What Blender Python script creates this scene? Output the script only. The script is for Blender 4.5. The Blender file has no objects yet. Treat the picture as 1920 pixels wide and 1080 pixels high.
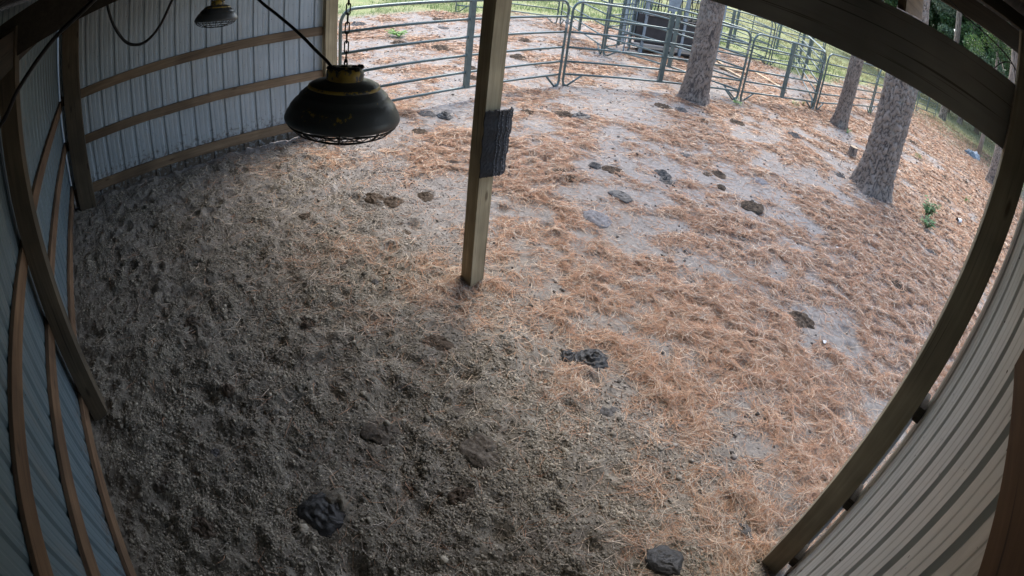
import bpy, math, random
import numpy as np
from mathutils import Vector, Matrix
R = math.radians
rnd = random.Random(7)
rng = np.random.default_rng(11)
scene = bpy.context.scene
COL = scene.collection

# ---------------------------------------------------------------- camera
CAMH = 3.0
cd = bpy.data.cameras.new("camera")
cd.type = 'PANO'
cd.panorama_type = 'FISHEYE_LENS_POLYNOMIAL'
cd.sensor_fit = 'HORIZONTAL'
cd.sensor_width = 36.0
cd.sensor_height = 20.25
cd.fisheye_fov = R(200)
cd.fisheye_polynomial_k0 = 0.0
cd.fisheye_polynomial_k1 = -0.050256243072969685
cd.fisheye_polynomial_k2 = -0.0003884400921742303
cd.fisheye_polynomial_k3 = 6.0807144338690606e-05
cd.fisheye_polynomial_k4 = -2.9825364657651548e-06
cd.clip_start = 0.02
cd.clip_end = 2000
cam = bpy.data.objects.new("camera", cd)
COL.objects.link(cam)
CM = ((0.6430927808138743, -0.5070780349502061, 0.5738497553681762),
      (0.7583552981734513, 0.31754636711853873, -0.5692640393192548),
      (0.10643738533679814, 0.8012715964021536, 0.5887570906594758))
cam.matrix_world = Matrix.Translation((0, 0, CAMH)) @ Matrix(CM).to_4x4()
scene.camera = cam

# ---------------------------------------------------------------- sky, sun, exposure
SUN_EL, SUN_AZ = 58.0, -25.0      # azimuth: degrees from +Y towards +X
world = bpy.data.worlds.new("World")
scene.world = world
world.use_nodes = True
wn = world.node_tree
sky = wn.nodes.new('ShaderNodeTexSky')
sky.sky_type = 'NISHITA'
sky.sun_disc = False
sky.sun_elevation = R(SUN_EL)
sky.sun_rotation = R(SUN_AZ)
sky.dust_density = 2.5
sky.air_density = 1.0
bg = wn.nodes['Background']
wn.links.new(sky.outputs[0], bg.inputs[0])
bg.inputs[1].default_value = 0.15
sl = bpy.data.lights.new("sun", 'SUN')
sl.energy = 1.0
sl.angle = R(28)
sl.color = (1.0, 0.97, 0.93)
so = bpy.data.objects.new("sun", sl)
COL.objects.link(so)
sd = Vector((math.sin(R(SUN_AZ)) * math.cos(R(SUN_EL)), math.cos(R(SUN_AZ)) * math.cos(R(SUN_EL)), math.sin(R(SUN_EL))))
so.rotation_euler = sd.to_track_quat('Z', 'Y').to_euler()
so.location = (0, 0, 30)
scene.view_settings.view_transform = 'Standard'
scene.view_settings.look = 'None'
scene.view_settings.gamma = 1.0
scene.view_settings.use_curve_mapping = False
scene.view_settings.exposure = 1.75
scene.render.engine = 'CYCLES'
scene.cycles.max_bounces = 10
scene.cycles.diffuse_bounces = 7
scene.cycles.use_denoising = True
scene.cycles.sample_clamp_indirect = 6.0

# ---------------------------------------------------------------- noise
_T = rng.random((256, 256))
def vnoise(x, y, seed=0):
    x = np.asarray(x, float) + seed * 17.31; y = np.asarray(y, float) + seed * 9.73
    xi = np.floor(x).astype(int); yi = np.floor(y).astype(int)
    fx = x - xi; fy = y - yi
    fx = fx * fx * fx * (fx * (fx * 6 - 15) + 10); fy = fy * fy * fy * (fy * (fy * 6 - 15) + 10)
    a = _T[xi & 255, yi & 255]; b = _T[(xi + 1) & 255, yi & 255]
    c = _T[xi & 255, (yi + 1) & 255]; d = _T[(xi + 1) & 255, (yi + 1) & 255]
    return (a * (1 - fx) + b * fx) * (1 - fy) + (c * (1 - fx) + d * fx) * fy
def fbm(x, y, seed=0, o=4):
    s = 0; a = 0.5; t = 0
    for k in range(o):
        s = s + a * vnoise(x * 2 ** k * 1.03 + y * 0.11, y * 2 ** k - x * 0.13, seed + k * 3); t += a; a *= 0.5
    return s / t
def sst(a, b, x):
    t = np.clip((x - a) / (b - a), 0, 1); return t * t * (3 - 2 * t)

PITS = [(rnd.uniform(-3.4, -0.6), rnd.uniform(-0.75, 1.7), rnd.uniform(.018, .035)) for _ in range(60)]
DENTS = [(rnd.uniform(-7.2, 0.2), rnd.uniform(-0.7, 2.6), rnd.uniform(.06, .12)) for _ in range(120)]
DENTS = [q for q in DENTS if all(math.hypot(q[0] - a, q[1] - b) > .36 for a, b in ((-1.78, .45), (-.29, 1.89), (-2.54, -.01), (-1.62, 1.55), (-2.15, 1.1)))]
DENTS += [(rnd.uniform(-7.2, 2.0), rnd.uniform(2.6, 9), rnd.uniform(.07, .13)) for _ in range(90)]
PATHOLE = []
def inside(x, y):
    yb = 2.25 + 0.33 * np.maximum(0, -(x + 3.0)) + 0.9 * (fbm(x * .8, y * .8, 5, 3) - .5)
    return 1 - sst(-1.1, 0.95, y - yb - .15)
def gh(x, y):
    """Ground height."""
    x = np.asarray(x, float); y = np.asarray(y, float)
    I = inside(x, y)
    near = np.exp(-((x / 16.0) ** 2 + (y / 16.0) ** 2))
    z = 0.09 * (fbm(x * .35, y * .35, 1, 3) - .5)
    z = z + (0.045 + 0.03 * I) * (fbm(x * 2.2, y * 2.2, 2, 3) - .5)
    f = fbm(x * 7, y * 7, 3, 3)
    z = z + near * (0.020 + 0.050 * I) * (f - .5) + near * .045 * I * (sst(.45, .62, fbm(x * 3.3, y * 3.3, 44, 3)) - .5) * .5
    r = 1 - np.abs(2 * fbm(x * 13, y * 13, 4, 2) - 1)
    z = z + near * (0.004 + 0.008 * I) * (r - .6)
    z = z + near * (0.002 + 0.006 * I) * (vnoise(x * 42, y * 42, 6) - .5)
    z = z + near * (0.001 + 0.0045 * I) * (vnoise(x * 80, y * 80, 8) - .5)
    return z
def grnd1(x, y):
    return float(gh(np.array([x]), np.array([y]))[0])
def straw(x, y):
    """Straw cover 0..1 at x,y."""
    I = inside(x, y)
    n = fbm(x * .9 + 3, y * .9, 9, 4)
    n2 = fbm(x * 3.1, y * 3.1, 12, 3)
    m = (n - .5) * 2.6 + (n2 - .5) * 1.1 + .70 * np.exp(-(((x + .9) / 1.5) ** 2 + ((y - 6.3) / 2.2) ** 2))
    d = np.hypot(x, y)
    full = sst(-0.35, 0.75, m * 1.25 - 0.16 + 0.04 * np.minimum(d, 12) + 0.05 * np.clip(x + 3.5, -4, 0) + 0.20 * np.clip(x + 2.5, 0, 3))
    s = full * (1 - I)
    s = s + I * sst(0.1, 0.9, m + .1) * sst(0.6, 2.6, y) * 0.30
    wx = x + 1.1 * (fbm(x * 1.1, y * 1.1, 81, 3) - .5); wy = y + 1.1 * (fbm(x * 1.1, y * 1.1, 84, 3) - .5)
    for (cx, cy, rx, ry, a) in BARE:
        ca, sa = math.cos(a), math.sin(a)
        u = ((wx - cx) * ca + (wy - cy) * sa) / rx; v = (-(wx - cx) * sa + (wy - cy) * ca) / ry
        s = s * (.15 + .85 * sst(0.5, 1.6, np.sqrt(u * u + v * v) + .9 * (n2 - .5)))
    return np.clip(s, 0, 1)
def rows(x, y):
    """Ropy clumping of the straw, 0..1."""
    u = x * .8 + y * .6; v = -x * .6 + y * .8
    n = fbm(u * 1.5 + 7, v * 2.6, 90, 3); r1 = 1 - np.abs(2 * n - 1) * 3.2
    n2 = fbm(x * 4.2, y * 4.2, 93, 3); r2 = 1 - np.abs(2 * n2 - 1) * 2.6
    return np.clip(sst(.25, .95, np.maximum(r1, r2 * .9)), 0, 1)
BARE = [(-5.95, 8.3, 1.1, .75, .5), (-6.1, 5.9, .8, .4, .8), (-2.25, 3.05, .42, .16, .9), (-3.15, 3.15, .5, .16, .6),
        (-2.8, 5.2, .5, .2, .3), (-4.3, 11.6, .6, .4, 0), (-1.3, 3.6, .40, .10, 1.0),
        (-6.9, 3.6, .7, .5, 0), (-12.5, 9.5, 1.6, .9, .3), (-12, 6.5, 1.8, .8, .2), (-9.5, 5, 1.2, .8, 0.3)]

# ---------------------------------------------------------------- materials
def mat(name):
    m = bpy.data.materials.new(name); m.use_nodes = True
    nt = m.node_tree; b = nt.nodes['Principled BSDF']
    return m, nt, b
def N(nt, t, **kw):
    n = nt.nodes.new(t)
    for k, v in kw.items():
        if k.startswith('i_'):
            n.inputs[k[2:].replace('_', ' ')].default_value = v
        else:
            setattr(n, k, v)
    return n
def noise(nt, scale, detail=4, rough=.55, vec=None, dist=0):
    n = N(nt, 'ShaderNodeTexNoise'); n.inputs['Scale'].default_value = scale
    n.inputs['Detail'].default_value = detail; n.inputs['Roughness'].default_value = rough; n.inputs['Distortion'].default_value = dist
    if vec is not None: nt.links.new(vec, n.inputs['Vector'])
    return n
def ramp(nt, fac, stops):
    r = N(nt, 'ShaderNodeValToRGB'); e = r.color_ramp.elements
    while len(e) < len(stops): e.new(0.5)
    for i, (p, c) in enumerate(stops):
        e[i].position = p; e[i].color = (*c, 1) if len(c) == 3 else c
    nt.links.new(fac, r.inputs[0]); return r
def mixc(nt, f, a, b, mode='MIX'):
    m = N(nt, 'ShaderNodeMix', data_type='RGBA', blend_type=mode)
    for s, v in ((m.inputs[0], f), (m.inputs[6], a), (m.inputs[7], b)):
        if isinstance(v, (int, float)): s.default_value = v
        elif isinstance(v, tuple): s.default_value = (*v, 1) if len(v) == 3 else v
        else: nt.links.new(v, s)
    return m.outputs[2]
def bump(nt, b, h, strength=.5, dist=.01):
    n = N(nt, 'ShaderNodeBump'); n.inputs['Strength'].default_value = strength; n.inputs['Distance'].default_value = dist
    nt.links.new(h, n.inputs['Height']); nt.links.new(n.outputs[0], b.inputs['Normal']); return n
def objco(nt, scale=(1, 1, 1)):
    t = N(nt, 'ShaderNodeTexCoord'); m = N(nt, 'ShaderNodeMapping'); m.inputs['Scale'].default_value = scale
    nt.links.new(t.outputs['Object'], m.inputs[0]); return m.outputs[0]

def make_wood(name, c1, c2, c3, axis=2, knot=True):
    m, nt, b = mat(name)
    s = [26, 26, 26]; s[axis] = 1.3
    v = objco(nt, tuple(s))
    g = noise(nt, 1.0, 8, .65, v, .6)
    big = noise(nt, 1.7, 3, .5, objco(nt))
    c = ramp(nt, g.outputs[0], [(.3, c1), (.5, c2), (.72, c3)])
    sp = [60, 60, 60]; sp[axis] = .9
    g2 = noise(nt, 1.0, 2, .5, objco(nt, tuple(sp)))
    cr = ramp(nt, g2.outputs[0], [(.30, (.25, .22, .2)), (.37, (1, 1, 1))])
    col = mixc(nt, .8, c.outputs[0], cr.outputs[0], 'MULTIPLY')
    dk = ramp(nt, big.outputs[0], [(.35, (.55, .55, .55)), (.65, (1.1, 1.1, 1.1))])
    col = mixc(nt, .9, col, dk.outputs[0], 'MULTIPLY')
    if knot:
        kv = N(nt, 'ShaderNodeTexVoronoi'); ks = [7, 7, 7]; ks[axis] = 2.2
        nt.links.new(objco(nt, tuple(ks)), kv.inputs['Vector']); kv.inputs['Scale'].default_value = 1
        kr = ramp(nt, kv.outputs['Distance'], [(.06, (.22, .16, .12)), (.14, (1, 1, 1))])
        col = mixc(nt, .75, col, kr.outputs[0], 'MULTIPLY')
    nt.links.new(col, b.inputs['Base Color'])
    b.inputs['Roughness'].default_value = .85
    bump(nt, b, g.outputs[0], .35, .004)
    return m
WOODZ = make_wood('post_wood', (.28, .22, .12), (.40, .32, .19), (.52, .43, .27), 2)
WOODX = make_wood('girt_wood_x', (.12, .062, .03), (.19, .108, .055), (.26, .16, .088), 0)
WOODY = make_wood('girt_wood_y', (.13, .085, .05), (.20, .135, .08), (.27, .19, .115), 1)
WOODR = make_wood('header_wood', (.34, .31, .26), (.37, .34, .285), (.40, .37, .31), 0, False)
WOODK = make_wood('shade_dark_wood', (.035, .028, .018), (.05, .04, .026), (.07, .055, .036), 0, False)  # near-black base puts the gloom under the roof into the wood colour
WOODKZ = make_wood('shade_dark_post', (.07, .052, .03), (.10, .075, .045), (.14, .105, .065), 2)  # darker copy of the post wood, back wall shade painted into it
WOODPZ = make_wood('shaded_post_wood', (.27, .225, .145), (.34, .285, .19), (.42, .355, .24), 2)
WOODT = make_wood('top_board_wood', (.10, .05, .024), (.15, .076, .036), (.20, .105, .05), 1)
WOODG = make_wood('weathered_board', (.10, .10, .095), (.14, .135, .125), (.19, .18, .165), 2, False)
WOODP = make_wood('plank_wood', (.50, .36, .22), (.62, .47, .30), (.72, .58, .40), 0, False)

def make_metal_sheet(name, base, zdirt):
    m, nt, b = mat(name)
    v = objco(nt)
    n1 = noise(nt, 2.3, 5, .6, v); n2 = noise(nt, 1.0, 6, .7, objco(nt, (9, 9, 1.6)))
    c = mixc(nt, ramp(nt, n1.outputs[0], [(.35, (0, 0, 0)), (.75, (1, 1, 1))]).outputs[0], base, tuple(x * .82 for x in base))
    c = mixc(nt, ramp(nt, n2.outputs[0], [(.55, (0, 0, 0)), (.8, (.6, .6, .6))]).outputs[0], c, (.30, .27, .22))
    # mud splashes near the ground and scattered specks
    g = N(nt, 'ShaderNodeNewGeometry'); sx = N(nt, 'ShaderNodeSeparateXYZ'); nt.links.new(g.outputs['Position'], sx.inputs[0])
    n3 = noise(nt, 16, 4, .7, v)
    ad = N(nt, 'ShaderNodeMath', operation='MULTIPLY_ADD'); nt.links.new(n3.outputs[0], ad.inputs[0]); ad.inputs[1].default_value = -1.3
    nt.links.new(sx.outputs[2], ad.inputs[2])
    mr = ramp(nt, ad.outputs[0], [(.0, (1, 1, 1)), (.02, (.0, .0, .0))])
    mm = N(nt, 'ShaderNodeMapRange'); nt.links.new(ad.outputs[0], mm.inputs[0])
    mm.inputs[1].default_value = -.62; mm.inputs[2].default_value = -.30; mm.inputs[3].default_value = 1; mm.inputs[4].default_value = 0
    c = mixc(nt, mm.outputs[0], c, (.11, .09, .07))
    vo = N(nt, 'ShaderNodeTexVoronoi'); vo.inputs['Scale'].default_value = 14; nt.links.new(v, vo.inputs['Vector'])
    n4 = noise(nt, 3, 2, .5, v)
    th = N(nt, 'ShaderNodeMath', operation='MULTIPLY'); nt.links.new(n4.outputs[0], th.inputs[0]); th.inputs[1].default_value = .13
    lt = N(nt, 'ShaderNodeMath', operation='LESS_THAN'); nt.links.new(vo.outputs['Distance'], lt.inputs[0]); nt.links.new(th.outputs[0], lt.inputs[1])
    c = mixc(nt, lt.outputs[0], c, (.12, .10, .08))
    nt.links.new(c, b.inputs['Base Color'])
    b.inputs['Roughness'].default_value = .38; b.inputs['Metallic'].default_value = .15
    return m
SHEET = make_metal_sheet('galvanised_sheet', (.40, .455, .485), 0)
SHEETL = make_metal_sheet('shaded_galvanised_sheet', (.16, .215, .24), 0)  # darker copy of the end wall steel, its shade put into the colour
SHEETR = make_metal_sheet('cream_sheet', (.60, .59, .53), 0)

def simple(name, c, rough=.6, metal=0, nscale=20, var=.35, bmp=0, c2=None):
    m, nt, b = mat(name)
    n = noise(nt, nscale, 5, .6, objco(nt))
    c2 = c2 or tuple(x * (1 - var) for x in c)
    r = ramp(nt, n.outputs[0], [(.35, c2), (.65, c)])
    nt.links.new(r.outputs[0], b.inputs['Base Color'])
    b.inputs['Roughness'].default_value = rough; b.inputs['Metallic'].default_value = metal
    if bmp: bump(nt, b, n.outputs[0], bmp, .01)
    return m
PIPE = simple('green_grey_pipe', (.13, .175, .17), .30, .3, 9, .25)
PIPEW = simple('worn_pipe', (.42, .46, .46), .45, .4, 30, .55)
GREYSTEEL = simple('grey_steel', (.30, .36, .40), .5, .2, 6, .3)
DARKSTEEL = simple('dark_panel', (.045, .043, .045), .6, .1, 4, .4)
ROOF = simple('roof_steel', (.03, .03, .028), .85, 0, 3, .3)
RUBBER = simple('black_cable', (.018, .018, .02), .45, 0, 40, .3)
CHAIN = simple('chain_steel', (.07, .065, .06), .45, .7, 60, .5)
WIRE = simple('guard_wire', (.05, .05, .05), .4, .7, 60, .5)
def lamp_paint(name, thr):
    m, nt, b = mat(name)
    v = objco(nt)
    n = noise(nt, 9, 6, .75, v); n2 = noise(nt, 70, 4, .7, v)
    a = N(nt, 'ShaderNodeMath', operation='MULTIPLY_ADD'); nt.links.new(n2.outputs[0], a.inputs[0]); a.inputs[1].default_value = .35; nt.links.new(n.outputs[0], a.inputs[2])
    r = ramp(nt, a.outputs[0], [(thr, (0, 0, 0)), (thr + .05, (1, 1, 1))])
    c = mixc(nt, r.outputs[0], (.075, .082, .088), (.46, .32, .06))
    nt.links.new(c, b.inputs['Base Color']); b.inputs['Roughness'].default_value = .40
    bump(nt, b, n2.outputs[0], .25, .003)
    return m
LAMPD = lamp_paint('sooted_lamp_paint', .82)
LAMPY = lamp_paint('yellow_lamp_paint', .60)
GLASSM = simple('bulb_glass', (.55, .55, .52), .12, 0, 5, .1)
SOOT = simple('cobweb_soot', (.03, .03, .03), .95, 0, 60, .4, .8)

def bark_mat():
    m, nt, b = mat('pine_bark')
    at = N(nt, 'ShaderNodeAttribute'); at.attribute_name = 'furrow'
    v = objco(nt, (1, 1, .35))
    n = noise(nt, 9, 6, .7, v); n2 = noise(nt, 60, 5, .7, objco(nt, (1, 1, .5)))
    c = ramp(nt, n.outputs[0], [(.3, (.19, .145, .11)), (.55, (.285, .23, .185)), (.75, (.37, .32, .27))])
    c2 = mixc(nt, .6, c.outputs[0], ramp(nt, n2.outputs[0], [(.3, (.5, .5, .5)), (.7, (1.25, 1.22, 1.2))]).outputs[0], 'MULTIPLY')
    c3 = mixc(nt, at.outputs['Fac'], c2, (.055, .045, .04))
    n3 = noise(nt, 2.5, 3, .6, objco(nt))
    c4 = mixc(nt, ramp(nt, n3.outputs[0], [(.6, (0, 0, 0)), (.75, (.5, .5, .5))]).outputs[0], c3, (.30, .31, .27))
    nt.links.new(c4, b.inputs['Base Color']); b.inputs['Roughness'].default_value = .95
    bump(nt, b, n2.outputs[0], .7, .015)
    return m
BARK = bark_mat()

def ground_mat():
    m, nt, b = mat('yard_ground')
    def attr(n):
        a = N(nt, 'ShaderNodeAttribute'); a.attribute_name = n; return a.outputs['Fac']
    g = N(nt, 'ShaderNodeNewGeometry'); P = g.outputs['Position']
    n1 = noise(nt, 1.6, 6, .65, P); n2 = noise(nt, 22, 8, .75, P); n3 = noise(nt, 120, 6, .8, P); n4 = noise(nt, 6, 5, .6, P)
    dirt = ramp(nt, n2.outputs[0], [(.30, (.12, .103, .076)), (.5, (.245, .215, .165)), (.72, (.38, .34, .27))]).outputs[0]
    dirt = mixc(nt, .75, dirt, ramp(nt, n4.outputs[0], [(.32, (.62, .60, .58)), (.6, (1.12, 1.1, 1.08))]).outputs[0], 'MULTIPLY')
    sand = ramp(nt, n2.outputs[0], [(.28, (.19, .172, .155)), (.5, (.31, .285, .26)), (.75, (.42, .39, .36))]).outputs[0]
    dusty = mixc(nt, ramp(nt, n1.outputs[0], [(.4, (0, 0, 0)), (.62, (1, 1, 1))]).outputs[0], dirt, mixc(nt, .22, dirt, sand))
    dc = mixc(nt, attr('sand'), dusty, sand)
    mp = N(nt, 'ShaderNodeMapping'); nt.links.new(P, mp.inputs[0]); mp.inputs['Scale'].default_value = (1, 3.5, 1); mp.inputs['Rotation'].default_value = (0, 0, .6)
    w = noise(nt, 20, 6, .75, mp.outputs[0], 2.0)
    mp2 = N(nt, 'ShaderNodeMapping'); nt.links.new(P, mp2.inputs[0]); mp2.inputs['Scale'].default_value = (3.5, 1, 1); mp2.inputs['Rotation'].default_value = (0, 0, .3)
    w2 = noise(nt, 24, 6, .75, mp2.outputs[0], 2.0)
    ww = N(nt, 'ShaderNodeMath', operation='MAXIMUM'); nt.links.new(w.outputs[0], ww.inputs[0]); nt.links.new(w2.outputs[0], ww.inputs[1])
    lit = ramp(nt, ww.outputs[0], [(.42, (.11, .075, .055)), (.55, (.31, .19, .125)), (.66, (.46, .31, .21)), (.80, (.58, .47, .36))]).outputs[0]
    n5 = noise(nt, 2.6, 5, .7, P); n6 = noise(nt, 9, 4, .7, P)
    lit = mixc(nt, ramp(nt, n5.outputs[0], [(.42, (0, 0, 0)), (.62, (.75, .75, .75))]).outputs[0], lit, (.27, .215, .165))
    lit = mixc(nt, ramp(nt, n6.outputs[0], [(.60, (0, 0, 0)), (.70, (.8, .8, .8))]).outputs[0], lit, (.10, .075, .055))
    c = mixc(nt, attr('litter'), dc, lit)
    gr = ramp(nt, n2.outputs[0], [(.3, (.12, .16, .06)), (.5, (.22, .28, .11)), (.7, (.36, .39, .21))]).outputs[0]
    gr = mixc(nt, ramp(nt, n1.outputs[0], [(.35, (0, 0, 0)), (.7, (.8, .8, .8))]).outputs[0], gr, (.34, .30, .17))
    c = mixc(nt, attr('grass'), c, gr)
    c = mixc(nt, .45, c, ramp(nt, n3.outputs[0], [(.3, (.45, .45, .45)), (.7, (1.3, 1.3, 1.3))]).outputs[0], 'MULTIPLY')
    nt.links.new(c, b.inputs['Base Color']); b.inputs['Roughness'].default_value = .95; b.inputs['Specular IOR Level'].default_value = .2
    ad = N(nt, 'ShaderNodeMath', operation='MULTIPLY_ADD'); nt.links.new(n3.outputs[0], ad.inputs[0]); ad.inputs[1].default_value = .45; nt.links.new(n2.outputs[0], ad.inputs[2])
    bump(nt, b, ad.outputs[0], .85, .018)
    return m
GROUND = ground_mat()

def attr_mat(name, rough=.75, spec=.3, trans=0):
    m, nt, b = mat(name)
    a = N(nt, 'ShaderNodeAttribute'); a.attribute_name = 'tint'
    nt.links.new(a.outputs['Color'], b.inputs['Base Color']); b.inputs['Roughness'].default_value = rough
    b.inputs['Specular IOR Level'].default_value = spec
    if trans:
        t = N(nt, 'ShaderNodeBsdfTranslucent'); nt.links.new(a.outputs['Color'], t.inputs[0])
        mx = N(nt, 'ShaderNodeMixShader'); mx.inputs[0].default_value = trans
        o = nt.nodes['Material Output']
        nt.links.new(b.outputs[0], mx.inputs[1]); nt.links.new(t.outputs[0], mx.inputs[2]); nt.links.new(mx.outputs[0], o.inputs[0])
    return m
STRAWM = attr_mat('pine_straw'); LEAFM = attr_mat('leaf_green', .55, .4, .35); CLODM = attr_mat('dirt_clod', .95, .1)
def dung_mat(name, c1, c2, rough, spec):
    m, nt, b = mat(name)
    v = objco(nt)
    n = noise(nt, 30, 6, .7, v); n2 = noise(nt, 6, 3, .6, v)
    r = ramp(nt, n.outputs[0], [(.35, c1), (.68, c2)])
    nt.links.new(r.outputs[0], b.inputs['Base Color']); b.inputs['Roughness'].default_value = rough; b.inputs['Specular IOR Level'].default_value = spec
    bump(nt, b, n.outputs[0], .8, .012); return m
DUNGW = dung_mat('fresh_dung', (.016, .015, .013), (.040, .038, .034), .48, .5)
DUNGD = dung_mat('old_dung', (.045, .033, .023), (.14, .105, .075), .95, .2)
DUNGG = dung_mat('dusty_dung', (.13, .125, .125), (.27, .26, .26), .95, .2)
DUNGG2 = dung_mat('dark_grey_dung', (.05, .048, .045), (.15, .14, .13), .92, .3)

# ---------------------------------------------------------------- object helpers
def link(name, me, m, parent=None, smooth=False):
    if m is not None and not me.materials: me.materials.append(m)
    if smooth: me.polygons.foreach_set('use_smooth', [True] * len(me.polygons))
    o = bpy.data.objects.new(name, me); COL.objects.link(o)
    if parent: o.parent = parent
    return o
def tag(o, label=None, cat=None, group=None, kind=None):
    if label: o['label'] = label
    if cat: o['category'] = cat
    if group: o['group'] = group
    if kind: o['kind'] = kind
    return o
def empty(name, loc, rz=0, label=None, cat=None, group=None):
    o = bpy.data.objects.new(name, None); COL.objects.link(o); o.location = loc; o.rotation_euler = (0, 0, rz)
    o.empty_display_size = .2
    return tag(o, label, cat, group)
def copy_tree(o, parent=None):
    c = o.copy(); COL.objects.link(c)
    if parent: c.parent = parent
    for ch in list(o.children): copy_tree(ch, c)
    return c
def npmesh(name, V, F, col=None, attrs=None):
    """V (n,3), F (m,k) same-size faces."""
    me = bpy.data.meshes.new(name)
    V = np.asarray(V, np.float32); F = np.asarray(F, np.int32); k = F.shape[1]
    me.vertices.add(len(V)); me.vertices.foreach_set('co', V.ravel())
    me.loops.add(F.size); me.loops.foreach_set('vertex_index', F.ravel())
    me.polygons.add(len(F)); me.polygons.foreach_set('loop_start', np.arange(0, F.size, k, dtype=np.int32))
    if col is not None:
        a = me.color_attributes.new('tint', 'FLOAT_COLOR', 'POINT')
        c = np.ones((len(V), 4), np.float32); c[:, :3] = col; a.data.foreach_set('color', c.ravel())
    for n_, v_ in (attrs or {}).items():
        a = me.attributes.new(n_, 'FLOAT', 'POINT'); a.data.foreach_set('value', np.asarray(v_, np.float32))
    me.update(calc_edges=True); me.validate()
    return me
class MB:
    def __init__(s): s.v = []; s.f = []
    def add(s, vs, fs):
        o = len(s.v); s.v += [tuple(v) for v in vs]; s.f += [tuple(i + o for i in f) for f in fs]; return s
    def box(s, x0, x1, y0, y1, z0, z1):
        return s.add([(x0, y0, z0), (x1, y0, z0), (x1, y1, z0), (x0, y1, z0), (x0, y0, z1), (x1, y0, z1), (x1, y1, z1), (x0, y1, z1)],
                     [(0, 3, 2, 1), (4, 5, 6, 7), (0, 1, 5, 4), (1, 2, 6, 5), (2, 3, 7, 6), (3, 0, 4, 7)])
    def board(s, a, b, w, h, seg=1, wob=0, up=(0, 0, 1)):
        """rectangular board from a to b (centre line), w sideways, h along up, slightly crooked."""
        a = Vector(a); b = Vector(b); d = (b - a).normalized(); u = Vector(up); sdv = d.cross(u).normalized(); u = sdv.cross(d)
        rings = []
        for i in range(seg + 1):
            t = i / seg; c = a.lerp(b, t)
            if wob: c = c + sdv * rnd.uniform(-wob, wob) + u * rnd.uniform(-wob, wob)
            e = .0025
            rings.append([c + sdv * x * w / 2 + u * y * h / 2 for x, y in ((-1, -1 + 2 * e / h), (-1 + 2 * e / w, -1), (1 - 2 * e / w, -1), (1, -1 + 2 * e / h), (1, 1 - 2 * e / h), (1 - 2 * e / w, 1), (-1 + 2 * e / w, 1), (-1, 1 - 2 * e / h))])
        vs = [p for r in rings for p in r]; fs = []
        for i in range(seg):
            for k in range(8):
                fs.append((i * 8 + k, i * 8 + (k + 1) % 8, i * 8 + 8 + (k + 1) % 8, i * 8 + 8 + k))
        fs.append(tuple(range(7, -1, -1))); fs.append(tuple(seg * 8 + k for k in range(8)))
        return s.add(vs, fs)
    def tube(s, pts, r, n=8, closed=False, caps=True):
        pts = [Vector(p) for p in pts]; m = len(pts)
        rr = r if isinstance(r, (list, tuple)) else [r] * m
        prev = None; vs = []; fs = []
        for i, p in enumerate(pts):
            if closed: d = (pts[(i + 1) % m] - pts[i - 1]).normalized()
            else: d = (pts[min(i + 1, m - 1)] - pts[max(i - 1, 0)]).normalized()
            if prev is None:
                q = Vector((0, 0, 1)) if abs(d.z) < .9 else Vector((1, 0, 0)); sv = d.cross(q).normalized()
            else:
                sv = (prev - d * prev.dot(d)).normalized()
            prev = sv; tv = d.cross(sv)
            for k in range(n):
                a = 2 * math.pi * k / n; vs.append(p + (sv * math.cos(a) + tv * math.sin(a)) * rr[i])
        for i in range(m if closed else m - 1):
            j = (i + 1) % m
            for k in range(n):
                fs.append((i * n + k, i * n + (k + 1) % n, j * n + (k + 1) % n, j * n + k))
        if caps and not closed:
            fs.append(tuple(range(n - 1, -1, -1))); fs.append(tuple((m - 1) * n + k for k in range(n)))
        return s.add(vs, fs)
    def lathe(s, prof, n=48, wob=0, thick=0):
        vs = []; fs = []
        for (r, z) in prof:
            for k in range(n):
                a = 2 * math.pi * k / n; q = r * (1 + wob * math.sin(a * 3 + z * 9) * .5)
                vs.append((q * math.cos(a), q * math.sin(a), z))
        for i in range(len(prof) - 1):
            for k in range(n):
                fs.append((i * n + k, i * n + (k + 1) % n, (i + 1) * n + (k + 1) % n, (i + 1) * n + k))
        return s.add(vs, fs)
    def build(s, name, m, parent=None, smooth=False):
        me = bpy.data.meshes.new(name); me.from_pydata(s.v, [], s.f); me.update()
        return link(name, me, m, parent, smooth)

# ---------------------------------------------------------------- ground sheet
def axis(segs):
    out = []
    for a, b, st in segs:
        out += list(np.arange(a, b, st))
    return out
def grow(start, step, far, sign):
    o = []; p = start; s = step
    while abs(p) < far:
        o.append(p); s *= 1.13; p += sign * s
    o.append(sign * far); return o
xs = grow(-9.0, .05, 500, -1)[::-1][:-1] + axis([(-9.0, -4.6, .03), (-4.6, .5, .0125), (.5, 2.6, .04)]) + grow(2.6, .05, 500, 1)
ys = grow(-1.3, .05, 500, -1)[::-1][:-1] + axis([(-1.3, 3.2, .0125), (3.2, 6.0, .022), (6.0, 12.0, .04)]) + grow(12.0, .05, 500, 1)
xs = np.unique(np.round(xs, 5)); ys = np.unique(np.round(ys, 5))
X, Y = np.meshgrid(xs, ys)
Z = gh(X, Y)
for (px, py, pr) in PITS:
    d = np.hypot(X - px, Y - py) / pr
    Z += np.where(d < 1.7, -0.9 * pr * np.clip(1 - d, 0, 1) + .22 * pr * np.exp(-((d - 1.15) / .25) ** 2), 0)
for (px, py, pr) in DENTS:
    d = np.hypot(X - px, (Y - py) * 1.25) / pr
    Z += np.where(d < 2, -0.30 * pr * (1 - sst(.2, 1.0, d)) + .10 * pr * np.exp(-((d - 1.25) / .3) ** 2), 0)
Z -= 0.16 * np.exp(-(((X - .35) / .45) ** 2 + ((Y - 2.55) / .4) ** 2))
_gx, _gy, _gz = xs, ys, Z
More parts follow.
